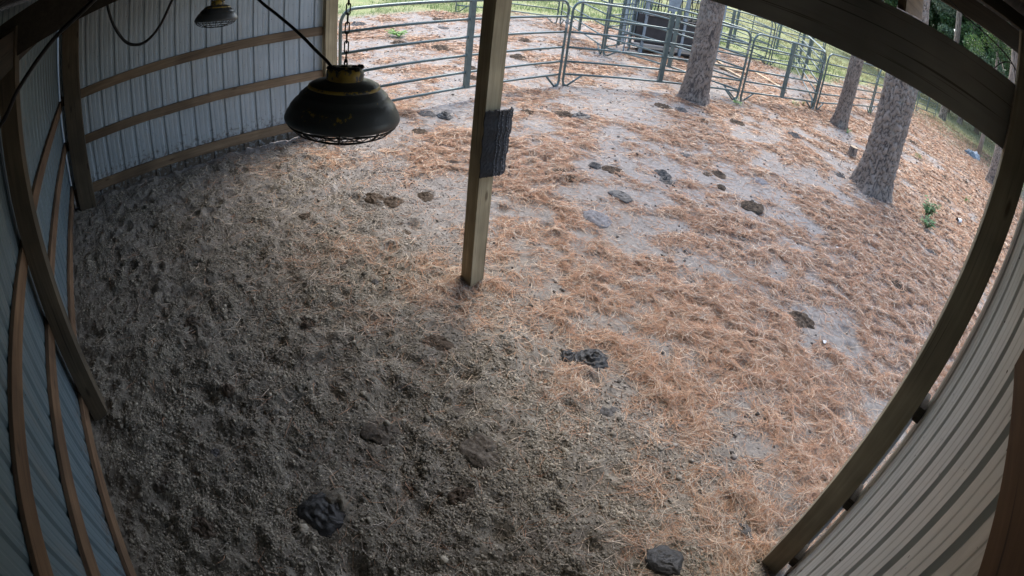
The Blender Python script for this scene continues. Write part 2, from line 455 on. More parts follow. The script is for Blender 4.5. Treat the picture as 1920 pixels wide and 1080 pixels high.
def zat(x, y):
    """bilinear height of the finished sheet."""
    x = np.asarray(x, float); y = np.asarray(y, float)
    i = np.clip(np.searchsorted(_gx, x) - 1, 0, len(_gx) - 2); j = np.clip(np.searchsorted(_gy, y) - 1, 0, len(_gy) - 2)
    fx = np.clip((x - _gx[i]) / (_gx[i + 1] - _gx[i]), 0, 1); fy = np.clip((y - _gy[j]) / (_gy[j + 1] - _gy[j]), 0, 1)
    return (_gz[j, i] * (1 - fx) + _gz[j, i + 1] * fx) * (1 - fy) + (_gz[j + 1, i] * (1 - fx) + _gz[j + 1, i + 1] * fx) * fy
def z1(x, y): return float(zat(np.array([x]), np.array([y]))[0])
def grassmask(x, y):
    e = x + 16.0 - np.interp(y, [-50, 8, 14.5, 19.5, 21, 27, 45, 90], [-5, -1.3, .8, 3.5, 8.5, 9.5, 11.5, 14])
    n = (fbm(x * .6, y * .6, 21, 3) - .5) * 3
    return sst(.6, -.8, e + n)
def drymask(x, y):
    return sst(24, 38, y + 4 * (fbm(x * .3, y * .3, 31, 3) - .5)) * .8
L = straw(X, Y)
RW = rows(X, Y)
Z += .022 * L * RW * sst(1.5, 3, Y)
_gz = Z
G = grassmask(X, Y); DR = drymask(X, Y)
G = np.maximum(G, DR)
SD = np.clip(.52 * sst(1.2, 3.6, Y + 1.3 * (fbm(X * 1.2, Y * 1.2, 15, 3) - .5) + .35 * np.maximum(0, -(X + 3.2))) + .38 * sst(4.2, 7.5, np.hypot(X, Y) + 2.5 * (fbm(X * .9, Y * .9, 17, 3) - .5)), 0, 1)
nx, ny = len(xs), len(ys)
V = np.stack([X.ravel(), Y.ravel(), Z.ravel()], 1)
idx = np.arange(nx * ny).reshape(ny, nx)
F = np.stack([idx[:-1, :-1].ravel(), idx[:-1, 1:].ravel(), idx[1:, 1:].ravel(), idx[1:, :-1].ravel()], 1)
far_l = sst(9, 16, np.hypot(X, Y))
lit_attr = np.clip(L * ((.15 + .55 * RW) * (1 - far_l) + .85 * far_l), 0, 1)
me = npmesh('ground', V, F, attrs={'litter': lit_attr.ravel(), 'sand': SD.ravel(), 'grass': (G * (1 - inside(X, Y))).ravel()})
g = link('ground', me, GROUND, smooth=True); tag(g, 'sandy yard with dark trampled dirt under the roof', 'ground', kind='structure')

# ---------------------------------------------------------------- pine straw (uncountable)
def strands(x, y, ang, ln, w, lift, col, bend, zoff):
    n = len(x); ca, sa = np.cos(ang), np.sin(ang)
    V = np.zeros((n, 3, 2, 3), np.float32)
    for i, t in enumerate((-.5, 0, .5)):
        off = bend * ln * (t * t * 4 - .5) * .5
        cx = x + ca * ln * t - sa * off; cy = y + sa * ln * t + ca * off
        cz = zat(cx, cy) + zoff + lift * (t + .5)
        ww = w * (1.0 if i == 1 else .6)
        tl = rng.uniform(-.5, .5, n)
        for k, sg in enumerate((-1, 1)):
            V[:, i, k, 0] = cx - sa * ww * sg * .5; V[:, i, k, 1] = cy + ca * ww * sg * .5; V[:, i, k, 2] = cz + ww * sg * tl
    b = (np.arange(n) * 6)[:, None]
    F = np.concatenate([b + [0, 2, 3, 1], b + [2, 4, 5, 3]], 0)
    C = np.repeat(col, 6, 0)
    return V.reshape(-1, 3), F, C
PAL = np.array([[.43, .245, .14], [.50, .30, .18], [.35, .18, .10], [.56, .40, .27], [.66, .54, .41], [.23, .14, .09], [.48, .41, .33], [.30, .25, .20], [.48, .27, .17]])
def sample(n, x0, x1, y0, y1, dens):
    X_ = []; Y_ = []; got = 0
    while got < n:
        x = rng.uniform(x0, x1, n * 2); y = rng.uniform(y0, y1, n * 2)
        k = rng.random(n * 2) < dens(x, y); X_.append(x[k]); Y_.append(y[k]); got += k.sum()
    return np.concatenate(X_)[:n], np.concatenate(Y_)[:n]
def in_shelter_walls(x, y):
    return ((y < -.93) & (x < .45) & (x > -7.6)) | ((x < -7.45) & (y < 3.0)) | ((x > .38) & (y < 2.65))
def near_fresh(x, y):
    q = np.zeros(np.shape(x), bool)
    for (a, b, c) in ((-1.78, .45, .16), (-1.84, 2.84, .15), (-.29, 1.89, .13), (-2.54, -.01, .07), (-3.65, 5.32, .11), (-1.37, 2.55, .08)): q |= np.hypot(x - a, y - b) < c
    return q
def dens_near(x, y):
    d = np.sqrt(x * x + y * y + 9)
    s = straw(x, y)
    cl = rows(x, y)
    az = np.degrees(np.arctan2(x, y))
    vis = (az > -100) & (az < 14)
    return np.where(in_shelter_walls(x, y) | ~vis | near_fresh(x, y), 0, (s * (.10 + .90 * cl) + .010 + .016 * sst(0, 2, y)) * np.clip((4.6 / d) ** 1.7, 0, 1) * (1 - grassmask(x, y)))
NS = 300000
x, y = sample(NS, -17, 4, -.9, 34, dens_near)
d = np.sqrt(x * x + y * y + 9)
e_ = .03
gx_ = rows(x + e_, y) - rows(x - e_, y); gy_ = rows(x, y + e_) - rows(x, y - e_); gm = np.hypot(gx_, gy_)
base = np.where(gm > .02, np.arctan2(gx_, -gy_), fbm(x * 1.3, y * 1.3, 50, 2) * 2 * math.pi * 2.2)
ang = base + rng.normal(0, .75, NS)
ln = rng.uniform(.09, .20, NS) * (1 + .3 * (d > 8)); w = rng.uniform(.0024, .0042, NS) * np.clip(d / 4.6, .85, 4.5)
s = straw(x, y)
zo = rng.uniform(.001, .006, NS) + s * rows(x, y) * rng.random(NS) ** 1.3 * .045
lift = rng.normal(0, .008, NS) + (rng.random(NS) < .06) * rng.uniform(0, .05, NS)
pw = np.array([.2, .15, .12, .13, .10, .09, .08, .05, .08])
ci = rng.choice(len(PAL), NS, p=pw)
grey = rng.random(NS) < (.55 * (1 - sst(1.2, 3.4, y)))
ci = np.where(grey, rng.choice([4, 6, 7, 6], NS), ci)
col = PAL[ci] * rng.uniform(.75, 1.2, NS)[:, None]
Vv, Ff, Cc = strands(x, y, ang, ln, w, lift, col, rng.normal(0, .35, NS), zo)
me = npmesh('pine_straw', Vv, Ff, Cc)
tag(link('pine_straw', me, STRAWM), 'orange brown pine straw strewn in drifts over the sand', 'pine straw', kind='stuff')

# dirt crumbs and clods (uncountable)
ico = []
t_ = (1 + 5 ** .5) / 2
IV = np.array([(-1, t_, 0), (1, t_, 0), (-1, -t_, 0), (1, -t_, 0), (0, -1, t_), (0, 1, t_), (0, -1, -t_), (0, 1, -t_), (t_, 0, -1), (t_, 0, 1), (-t_, 0, -1), (-t_, 0, 1)]) / 1.9
IF = np.array([(0, 11, 5), (0, 5, 1), (0, 1, 7), (0, 7, 10), (0, 10, 11), (1, 5, 9), (5, 11, 4), (11, 10, 2), (10, 7, 6), (7, 1, 8), (3, 9, 4), (3, 4, 2), (3, 2, 6), (3, 6, 8), (3, 8, 9), (4, 9, 5), (2, 4, 11), (6, 2, 10), (8, 6, 7), (9, 8, 1)])
def clods(n, dens, r0, r1, pw_, seed, box):
    x, y = sample(n, *box, dens)
    r = r0 + (r1 - r0) * rng.random(n) ** pw_
    sc = rng.uniform(.65, 1.3, (n, 1, 3)); jit = rng.uniform(.55, 1.35, (n, 12, 1))
    V = IV[None] * sc * jit * r[:, None, None]
    V[:, :, 2] *= .75
    V += np.stack([x, y, zat(x, y) + r * .15], 1)[:, None, :]
    F = (IF[None] + (np.arange(n) * 12)[:, None, None]).reshape(-1, 3)
    br = np.clip(rng.normal(1, .36, n), .35, 2.0)
    sd_ = sst(1.8, 3.2, y)[:, None]
    c = (np.array([.26, .228, .175]) * (1 - sd_) + np.array([.24, .215, .19]) * sd_) * br[:, None]
    return V.reshape(-1, 3), F, np.repeat(c, 12, 0)
def dclod(x, y):
    d = np.sqrt(x * x + y * y + 9)
    return np.where(in_shelter_walls(x, y) | near_fresh(x, y), 0, (inside(x, y) * .95 + .03) * (.25 + .75 * sst(.35, .7, fbm(x * 3, y * 3, 60, 3))) * np.clip((3.6 / d) ** 1.3, 0, 1))
v1, f1, c1 = clods(190000, dclod, .0034, .0115, 2.4, 1, (-7.4, .4, -.95, 4.2))
v2, f2, c2 = clods(1500, dclod, .010, .028, 2.4, 2, (-7.5, .4, -.9, 4.2))
me = npmesh('dirt_clods', np.concatenate([v1, v2]), np.concatenate([f1, f2 + len(v1)]), np.concatenate([c1, c2]))
tag(link('dirt_clods', me, CLODM), 'loose crumbs and clods of dark dirt under the roof', 'dirt', kind='stuff')

def dlit(x, y):
    d = np.sqrt(x * x + y * y + 9)
    az = np.degrees(np.arctan2(x, y))
    return np.where(in_shelter_walls(x, y) | (y < 2.6) | (az < -100) | (az > 14), 0, (.12 + sst(9, 14, y) * sst(-5, -1, x) + .5 * sst(.5, .75, fbm(x * 2.2, y * 2.2, 66, 3))) * np.clip(9 / d, 0, 1) * (1 - grassmask(x, y)))
NL = 9000
x, y = sample(NL, -16, 5, 2.6, 34, dlit); a = rng.uniform(0, 6.28, NL)
lr = rng.uniform(.008, .026, NL) * np.clip(np.hypot(x, y) / 7, .7, 2.2)
zz = zat(x, y) + rng.uniform(.008, .04, NL)
ca, sa = np.cos(a) * lr, np.sin(a) * lr
V = np.stack([np.stack([x - ca, y - sa, zz], 1), np.stack([x + sa * .5, y - ca * .5, zz + lr * rng.uniform(-.5, .7, NL)], 1), np.stack([x + ca, y + sa, zz + lr * .3], 1), np.stack([x - sa * .5, y + ca * .5, zz + lr * rng.uniform(-.3, .6, NL)], 1)], 1).reshape(-1, 3)
lc = np.array([(.10, .07, .05), (.16, .11, .075), (.06, .05, .04), (.30, .22, .15)])[rng.choice(4, NL, p=[.35, .3, .25, .1])]
tag(link('leaf_litter', npmesh('leaf_litter', V, np.arange(NL * 4).reshape(-1, 4), np.repeat(lc, 4, 0)), STRAWM), 'dark dead leaves and dung crumbs flecked through the straw', 'leaf litter', kind='stuff')
v3, f3, c3 = clods(5000, lambda x, y: dlit(x, y) * (y < 14), .006, .024, 2.5, 5, (-12, 3, 2.6, 14))
c3 = c3 / c3.max(1, keepdims=True) * rng.uniform(.05, .16, (5000, 1)).repeat(12, 0)
tag(link('dung_crumbs', npmesh('dung_crumbs', v3, f3, c3), CLODM), 'small dark crumbs trodden into the straw', 'crumbs', kind='stuff')

# ---------------------------------------------------------------- shelter
SH = empty('livestock_shelter', (-3.5, 0.9, 0), 0, 'open fronted livestock shelter of timber posts and ribbed steel sheet', 'shelter')
SH.location = (0, 0, 0)
def sheet_profile(L0, L1, pitch=.2286, phase=0.0):
    """(s, depth) polyline of ag-panel: major ribs with minor ribs between."""
    pts = []; s = L0 - pitch + phase
    while s < L1 + pitch:
        pts += [(s - .032, 0), (s - .014, .019), (s + .014, .019), (s + .032, 0)]
        for q in (.076, .152):
            pts += [(s + q - .014, 0), (s + q - .007, .0025), (s + q + .007, .0025), (s + q + .014, 0)]
        s += pitch
    return [(a, b) for a, b in pts if L0 <= a <= L1]
def sheet(name, axis_, c, L0, L1, z0f, z1f, sign, m, pitch=.2286, phase=0., label=None):
    """axis_ 'x': runs along x at y=c; ribs bulge outward (sign) as seen from inside they are grooves."""
    pr = sheet_profile(L0, L1, pitch, phase); vs = []; fs = []
    nz = 14
    for (s_, dpt) in pr:
        za = z0f(s_); zb = z1f(s_)
        for k in range(nz + 1):
            z = za + (zb - za) * k / nz; o = .0015 * math.sin(s_ * 5 + k * 1.3)
            q = c + sign * (dpt + o)
            vs.append((s_, q, z) if axis_ == 'x' else (q, s_, z))
    n = len(pr); W = nz + 1
    for i in range(n - 1):
        for k in range(nz):
            fs.append((i * W + k, (i + 1) * W + k, (i + 1) * W + k + 1, i * W + k + 1))
    o = MB().add(vs, fs).build(name, m, SH)
    md = o.modifiers.new('t', 'SOLIDIFY'); md.thickness = .0012; md.offset = 0
    if label: o['label'] = label
    return o
def roofz(y): return 3.28 + .095 * y
def botL(s): return -.03 + .035 * vnoise(np.array([s * 2.0]), np.array([.3]), 3)[0] + z1(s, -.98)
def botB(s): return -.045 + .06 * vnoise(np.array([s * 2.2]), np.array([.9]), 5)[0] + .012 * max(0, s - .8) + z1(-7.5, s)
sheet('wall_sheet', 'x', -.973, -7.515, .43, botL, lambda s: roofz(-.97) - .01, -1, SHEETL, phase=.05, label='long dim ribbed steel back wall crossed by timber girts')
sheet('wall_sheet', 'y', -7.492, -.995, 3.06, botB, lambda s: roofz(s) - .01, -1, SHEET, phase=.02, label='pale ribbed steel end wall beyond the hanging lamps')
sheet('wall_sheet', 'y', .418, -.965, 2.62, lambda s: -.02 - .12 * max(0, s - 1.8), lambda s: roofz(s) - .01, 1, SHEETR, pitch=.262, phase=-.045, label='cream ribbed steel end wall close to the camera')
# trim boards at the open edge of the near end wall
o = MB().board((.402, 2.70, -.4), (.402, 2.70, 1.46), .09, .022, 6, .002, up=(1, 0, 0)).build('trim_board', WOODG, SH)
o['label'] = 'weathered grey strip beside the corner post'
# posts
def post(x0, x1, y0, y1, z0, z1_, label=None, m=WOODZ):
    o = MB().board(((x0 + x1) / 2, (y0 + y1) / 2, z0), ((x0 + x1) / 2, (y0 + y1) / 2, z1_), x1 - x0, y1 - y0, 8, .0015, up=(0, 1, 0)).build('post', m, SH)
    if label: o['label'] = label
    return o
post(-3.303, -3.155, 2.600, 2.75, -.4, 3.17, 'free standing middle post of the open front with a black mat on it')
post(.213, .366, 2.45, 2.603, -.6, 3.50, 'near corner post of the open front', m=WOODPZ)
post(-7.56, -7.37, 3.06, 3.245, -.4, 3.42, 'far corner post where the end wall meets the pen')
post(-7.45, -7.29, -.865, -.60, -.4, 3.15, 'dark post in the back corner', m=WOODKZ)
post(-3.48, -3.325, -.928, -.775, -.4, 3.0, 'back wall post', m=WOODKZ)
# girts: (a, b)
def girt(a, b, wdt, m, label=None, hgt=.14):
    o = MB().board(a, b, wdt, hgt, 10, .003).build('girt', m, SH)
    if label: o['label'] = label
for z, h in ((1.555, .13), (.90, .125), (.18, .14)):
    girt((-7.470, -.93, z), (-7.470, 3.05, z - .01), .038, WOODY, None, h)
for (xa, za, xb, zb) in ((-7.44, 1.51, -3.40, 1.51), (-3.40, 1.50, .40, 1.51), (-7.44, .92, -3.40, .885), (-3.40, .90, .40, .86), (-7.44, .27, -3.40, .24), (-3.40, .20, .40, .10)):
    girt((xa, -.949, za), (xb, -.949, zb), .038, WOODX)
# spacer blocks between corner post and near end wall
for z in (1.52, .78, .10):
    o = MB().board((.391, 2.44, z), (.391, 2.60, z), .046, .09, 1).build('spacer_block', WOODK, SH)
# header over the open front, rafters, purlins, roof
def hdr(a, b, w, h, label, m=WOODR, name='header_beam'):
    o = MB().board(a, b, w, h, 12, .0025).build(name, m, SH); o['label'] = label; return o
hdr((-7.36, 2.625, 3.016), (.212, 2.575, 3.016), .045, .333, 'wide header beam across the open front')
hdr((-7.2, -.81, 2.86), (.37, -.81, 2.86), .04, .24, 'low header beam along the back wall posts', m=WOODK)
o = MB().board((.385, -.9, 2.65), (.385, 1.22, 2.65), .03, .235, 6, .002).build('header_beam', WOODT, SH); o['label'] = 'reddish brown board along the top of the near end wall'
# rafter over the middle and back-wall posts with its underside a little lower at the back
for xr in (-7.25, -3.42):
    a = (xr, -.93, roofz(-.93) - .235); b = (xr, 3.45, roofz(3.45) - .16)
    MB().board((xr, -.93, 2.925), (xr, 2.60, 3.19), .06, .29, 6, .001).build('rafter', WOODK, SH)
MB().board((-.458, 2.555, 3.345), (-.458, 3.22, 3.40), .046, .32, 3, .001).build('rafter_tail', WOODY, SH)
for yy in (-.5, .4, 1.3, 2.2):
    MB().board((-7.5, yy, roofz(yy) - .045), (.41, yy, roofz(yy) - .045), .038, .07, 8, .001).build('purlin', WOODK, SH)
o = MB().board((-7.6, 3.42, 3.535), (.5, 3.42, 3.535), .038, .155, 10, .002).build('fascia_board', WOODK, SH); o['label'] = 'weathered fascia board along the front eave'
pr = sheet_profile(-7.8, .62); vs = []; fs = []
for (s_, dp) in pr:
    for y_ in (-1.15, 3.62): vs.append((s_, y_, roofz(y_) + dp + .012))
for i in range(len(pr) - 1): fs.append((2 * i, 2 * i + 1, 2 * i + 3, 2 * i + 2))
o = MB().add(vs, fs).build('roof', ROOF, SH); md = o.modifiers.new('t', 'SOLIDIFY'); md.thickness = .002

# black bristled mat nailed to the middle post
mt = empty('scratching_mat', (-3.15, 2.60, 1.10), 0, 'ragged black bristled scratching mat nailed to the middle post', 'mat')
MATM = simple('black_mat', (.035, .036, .038), .8, 0, 50, .5, .6)
vs = []; fs = []; nu, nv = 26, 40
def mat_pt(u, v):
    # wraps inner face corner and lies on the yard-side face of the post
    yy = -.02 + .255 * u; zz = .56 * v + .006 * math.sin(u * 5)
    yy += .03 * (v - .5) * u
    return Vector((.012 + .035 * math.sin(u * 3.0) + .006 * math.sin(v * 20), yy, zz))
for i in range(nu + 1):
    for j in range(nv + 1):
        p = mat_pt(i / nu, j / nv); e = 0
        if i == nu: e = rnd.uniform(-.006, .005) - .05 * max(0, j / nv - .9) * 3
        vs.append(p + Vector((rnd.uniform(-.002, .002), e, rnd.uniform(-.006, .006) if j in (0, nv) else 0)))
for i in range(nu):
    for j in range(nv):
        fs.append((i * (nv + 1) + j, (i + 1) * (nv + 1) + j, (i + 1) * (nv + 1) + j + 1, i * (nv + 1) + j + 1))
o = MB().add(vs, fs).build('backing', MATM, mt); md = o.modifiers.new('t', 'SOLIDIFY'); md.thickness = .018; md.offset = 1
BR = simple('bristle_tips', (.26, .26, .27), .8, 0, 60, .8)
for cu in (.40, .52, .72, .83):
    b1 = MB()
    for j in range(44):
        v = (j + rnd.random() * .5) / 44
        p = mat_pt(cu + rnd.uniform(-.012, .012), v) + Vector((.016, 0, 0))
        q = p + Vector((rnd.uniform(.008, .016), rnd.uniform(-.006, .006), rnd.uniform(-.006, .006)))
        b1.tube([p, q], [.0068, .004], 5)
    b1.build('bristle_row', BR, mt)

# ---------------------------------------------------------------- hanging lamps
def rim_wire(b, r, z, wr=.0028, n=40, mod=0):
    b.tube([(r * math.cos(2 * math.pi * k / n), r * math.sin(2 * math.pi * k / n), z + mod * math.sin(2 * math.pi * k / n * 8)) for k in range(n)], wr, 6, closed=True)
def make_lamp(lbl):
    t = empty('hanging_lamp', (0, 0, 0), 0, lbl, 'lamp', 'caged heat lamps hanging from the roof')
    prof = [(.062, .150), (.064, .132), (.085, .128), (.108, .121), (.121, .113), (.1235, .106), (.132, .100), (.150, .084), (.1555, .078), (.157, .072), (.172, .058), (.1835, .044), (.187, .036), (.198, .018), (.2035, .004), (.204, -.004), (.2015, -.011), (.196, -.014), (.193, -.008), (.186, .010), (.160, .055), (.12, .096), (.07, .118), (.02, .122)]
    s_ = MB().lathe(prof, 64, .012).build('shade', LAMPD, t, True)
    m2 = MB().lathe([(.1205, .1145), (.1235, .1125), (.1265, .105), (.1245, .1015)], 64, .012).build('seam', LAMPY, s_, True)
    MB().lathe([(.000, .176), (.030, .178), (.055, .172), (.0645, .160), (.0655, .142), (.0645, .126)], 40, .01).build('cap', LAMPY, t, True)
    c = MB()
    for k in range(26):
        a = rnd.uniform(0, 6.28); r_ = rnd.uniform(0, .06); rr = rnd.uniform(.006, .016)
        c.add([(r_ * math.cos(a) + p[0] * rr, r_ * math.sin(a) + p[1] * rr, .172 + p[2] * rr * .6) for p in IV], [tuple(int(i) for i in f) for f in IF])
    c.build('grime', SOOT, t)
    gd = MB()
    for r_, z_ in ((.192, -.022), (.168, -.046), (.126, -.064), (.070, -.074)): rim_wire(gd, r_, z_, .0026 if r_ > .1 else .002)
    for k in range(9):
        a = 2 * math.pi * k / 9
        gd.tube([(r_ * math.cos(a), r_ * math.sin(a), z_) for r_, z_ in ((.199, -.008), (.192, -.022), (.168, -.046), (.126, -.064), (.070, -.074), (0.0, -.078))], .0024, 6)
    for k in range(36):
        a0 = 2 * math.pi * k / 36; a1 = 2 * math.pi * (k + 1) / 36
        gd.tube([(.192 * math.cos(a0), .192 * math.sin(a0), -.022), (.178 * math.cos((a0 + a1) / 2), .178 * math.sin((a0 + a1) / 2), -.038), (.192 * math.cos(a1), .192 * math.sin(a1), -.022)], .0016, 5)
    gd.build('wire_guard', WIRE, t)
    MB().tube([(.203, 0, -.012), (.218, 0, -.004), (.228, 0, -.006), (.232, 0, -.014), (.229, 0, -.024)], .0028, 6).build('hook', WIRE, t)
    bl = MB().lathe([(.015, .09), (.02, .07), (.034, .04), (.036, .02), (.028, -.002), (.0, -.016)], 24).build('bulb', GLASSM, t, True)
    rg = MB(); rim_wire(rg, .014, 0, .0028, 16); o = rg.build('ring', CHAIN, t); o.rotation_euler = (R(90), 0, R(20)); o.location = (0, 0, .188)
    return t
def chain_mb(p0, p1, link_l=.040, wd=.011, wr=.0026):
    p0 = Vector(p0); p1 = Vector(p1); d = p1 - p0; L_ = d.length; n = int(L_ / (link_l * .80)); d.normalize()
    b = MB(); s0 = d.cross(Vector((1, 0, 0))).normalized(); s1 = d.cross(s0)
    for i in range(n):
        c = p0 + d * (i + .5) * L_ / n; sv = s0 if i % 2 else s1
        sv = (sv + (s1 if i % 2 else s0) * rnd.uniform(-.25, .25)).normalized()
        pts = []
        for k in range(14):
            a = 2 * math.pi * k / 14; ca, sa = math.cos(a), math.sin(a)
            pts.append(c + d * ((link_l / 2 - wd * .5) * (1 if ca > 0 else -1) + wd * .5 * ca) + sv * wd * .62 * sa)
        b.tube(pts, wr, 6, closed=True)
    return b
lamp = make_lamp('large sooty yellow heat lamp hanging on a chain, nearest the camera')
lamp.location = (-1.715, .772, 2.352)
lamp.rotation_euler = (R(-4), R(-3.0), R(-27))
lamp2 = copy_tree(lamp); lamp2['label'] = 'smaller looking far heat lamp hanging in front of the pale end wall'
lamp2.location = (-4.91, .965, 2.338); lamp2.rotation_euler = (R(5), R(7), R(150))
bpy.context.view_layer.update()
def chain_for(lp, top):
    inv = (Matrix.Translation(lp.location) @ lp.rotation_euler.to_matrix().to_4x4()).inverted()
    a = inv @ Vector(lp.location + lp.rotation_euler.to_matrix() @ Vector((0, 0, .195))); b_ = inv @ Vector(top)
    chain_mb(a, b_).build('chain', CHAIN, lp)
    return inv
inv1 = chain_for(lamp, (-1.705, .80, 3.25))
inv2 = chain_for(lamp2, (-4.90, .95, 3.3))
# loose chain tail bunched over the cap and shade of the near lamp
tl = MB()
for (dx, dy, l_) in ((.045, -.030, .15), (.058, -.012, .10), (.040, -.048, .12)):
    q = chain_mb((dx * .6, dy * .6, .20), (dx * 1.5, dy * 1.5, .20 - l_ * .65), .034, .010, .0022); tl.add(q.v, q.f)
CORD1 = [(-2.60, .45, 3.15), (-2.36, .54, 2.88), (-2.167, .607, 2.752), (-2.05, .649, 2.693), (-1.929, .694, 2.629), (-1.843, .723, 2.577), (-1.785, .742, 2.545), (-1.748, .752, 2.520)]
def smooth_path(pts, n=6):
    P = [Vector(p) for p in pts]; out = []
    for i in range(len(P) - 1):
        a = P[max(i - 1, 0)]; b = P[i]; c = P[i + 1]; d_ = P[min(i + 2, len(P) - 1)]
        for k in range(n):
            t = k / n
            out.append(.5 * ((2 * b) + (-a + c) * t + (2 * a - 5 * b + 4 * c - d_) * t * t + (-a + 3 * b - 3 * c + d_) * t ** 3))
    out.append(P[-1]); return out
MB().tube([inv1 @ p for p in smooth_path(CORD1)], .0062, 8).build('cord', RUBBER, lamp, True)
tag(MB().tube(smooth_path([(-4.2, -.12, 3.0), (-4.2, -.09, 2.82), (-4.2, -.031, 2.637), (-4.2, .061, 2.478), (-4.197, .152, 2.411), (-4.192, .255, 2.41), (-4.184, .367, 2.501), (-4.174, .464, 2.679), (-4.16, .60, 2.95), (-4.2, .7, 3.2)]), .012, 8).build('power_cable', RUBBER, None, True),
    'black power cable sagging in a deep loop before the pale end wall', 'cable')
tag(MB().tube(smooth_path([(-1.33, .12, 3.06), (-1.30, -.05, 2.975), (-1.296, -.103, 2.948), (-1.289, -.171, 2.918), (-1.28, -.226, 2.884), (-1.268, -.285, 2.841), (-1.262, -.40, 2.76), (-1.3, -.79, 2.70)]), .007, 8).build('power_cable', RUBBER, None, True),
    'thick dark power cable running down past the back wall header', 'cable')
tag(MB().tube(smooth_path([(-.5, 2.75, 3.46), (-.241, 2.75, 3.404), (-.116, 2.75, 3.362), (.016, 2.75, 3.34), (.125, 2.75, 3.317), (.21, 2.75, 3.28), (.30, 2.72, 3.2)]), .0045, 6).build('thin_wire', RUBBER, None, True),
    'thin dark wire slung across the gap above the header beam', 'wire')
tag(MB().tube(smooth_path([(.080, 2.75, 3.185), (.097, 2.75, 3.21), (.126, 2.75, 3.248), (.166, 2.75, 3.279), (.202, 2.75, 3.284), (.217, 2.75, 3.255), (.23, 2.75, 3.2)]), .0035, 6).build('thin_wire', RUBBER, None, True),
    'small loop of thin wire at the near corner post above the header beam', 'wire')

# ---------------------------------------------------------------- corral panels
RAILZ = (.255, .53, .835, 1.16, 1.485)
def panel(a, b, lbl, htop=1.82, group='tubular corral panels of the pens', frame_r=.027, double_end=False, foot=True, r_=.0235):
    a = Vector((a[0], a[1], 0)); b = Vector((b[0], b[1], 0)); Ln = (b - a).length
    rz = math.atan2(b.y - a.y, b.x - a.x)
    t = empty('corral_panel', (a.x, a.y, 0), rz, lbl, 'fence panel', group)
    za = z1(a.x, a.y); zb = z1(b.x, b.y)
    e = .028; cr = .22
    def arc(cx, cz, r0, a0, a1, n=7):
        return [(cx + r0 * math.cos(R(a0 + (a1 - a0) * k / n)), 0, cz + r0 * math.sin(R(a0 + (a1 - a0) * k / n))) for k in range(n + 1)]
    pts = [(e + .10, 0, za + .01)] + [(e + .02, 0, za + .03), (e, 0, za + .12)] + arc(e + cr, htop - cr, cr, 180, 90) + arc(Ln - e - cr, htop - cr, cr, 90, 0) + [(Ln - e, 0, zb + .12), (Ln - e - .02, 0, zb + .03), (Ln - e - .10, 0, zb + .01)]
    fr = MB().tube(pts, frame_r, 10).build('frame', PIPE, t, True)
    for z in RAILZ:
        MB().tube([(e + .005, 0, z * htop / 1.82 + za * .5), (Ln * .5, 0, z * htop / 1.82 + rnd.uniform(-.008, .008)), (Ln - e - .005, 0, z * htop / 1.82 + zb * .5)], r_, 8).build('rail', PIPE, t, True)
    m_ = Ln * .5
    MB().box(m_ - .052, m_ + .052, -.034, .034, .235, htop).build('stiffener', PIPE, t)
    if foot:
        for x0, x1 in ((e + .42, e + .10), (Ln - e - .42, Ln - e - .10)):
            MB().tube([(x0, 0, .255), (x1, 0, z1(a.x, a.y) + .01)], .022, 8).build('foot', PIPE, t, True)
    # worn galvanised patches and chain latch at the joint
    MB().tube([(Ln - e, 0, 1.25), (Ln - e, 0, 1.52)], frame_r + .0015, 10, caps=False).build('latch_sleeve', PIPEW, t, True)
    MB().tube([(Ln - e - .03, .03, 1.36), (Ln - e + .01, .045, 1.33), (Ln + .04, .03, 1.34), (Ln + .05, -.02, 1.36), (Ln, -.04, 1.35), (Ln - e - .03, -.02, 1.35)], .006, 6, closed=True).build('chain_latch', CHAIN, t, True)
    return t
panel((-7.50, 3.32), (-7.77, 8.28), 'corral panel from the far shelter corner post, crossed by the near lamp chain')
panel((-7.77, 8.34), (-5.83, 12.57), 'corral panel standing behind the nearest left pine trunk')
panel((-5.80, 12.63), (-4.77, 15.58), 'short corral panel between two double joints beside two green seedlings')
panel((-4.74, 15.66), (-4.09, 20.45), 'corral panel passing behind the slim leaning middle pine')
panel((-4.07, 20.55), (-3.75, 25.2), 'corral panel running away behind the thickest pine trunk')
panel((-3.73, 25.3), (-3.45, 29.6), 'corral panel end emerging right of the thickest pine trunk')
panel((-3.43, 30.3), (-2.45, 33.6), 'farthest corral gate panel in the gap right of the thickest pine')
panel((-9.68, 11.82), (-5.86, 12.66), 'corral panel slanting back from the joint right of the left pine to the chute')
panel((-13.75, 14.25), (-9.74, 11.86), 'corral panel leading off toward the green grass left of the chute')
panel((-16.7, 11.9), (-13.82, 14.2), 'distant low corral panel at the grass edge, top left of the yard')
panel((-9.72, 11.92), (-10.25, 13.75), 'small gate panel joining the pen corner to the chute', foot=False)
panel((-8.62, 20.6), (-10.6, 17.0), 'far corral panel on the green grass behind the left pine')
panel((-8.15, 26.0), (-8.60, 20.7), 'far corral panel running back across the grass from the far joint')
panel((-4.85, 15.62), (-8.25, 22.4), 'long cross panel slanting back from the short panel to the far pen')
panel((-10.9, 30.2), (-8.2, 26.1), 'hindmost corral panel far out on the green pasture')
panel((-12.5, 21.8), (-8.75, 20.55), 'far corral panel broadside on the grass behind the joint')

panel((-8.30, 22.5), (-8.22, 25.9), 'far corral panel seen edge on beyond the long cross panel')
panel((-12.3, 26.3), (-8.35, 24.2), 'far corral panel slanting across the grass right of the far joint')
panel((-12.6, 21.7), (-12.3, 17.4), 'far corral panel closing the pen behind the chute')

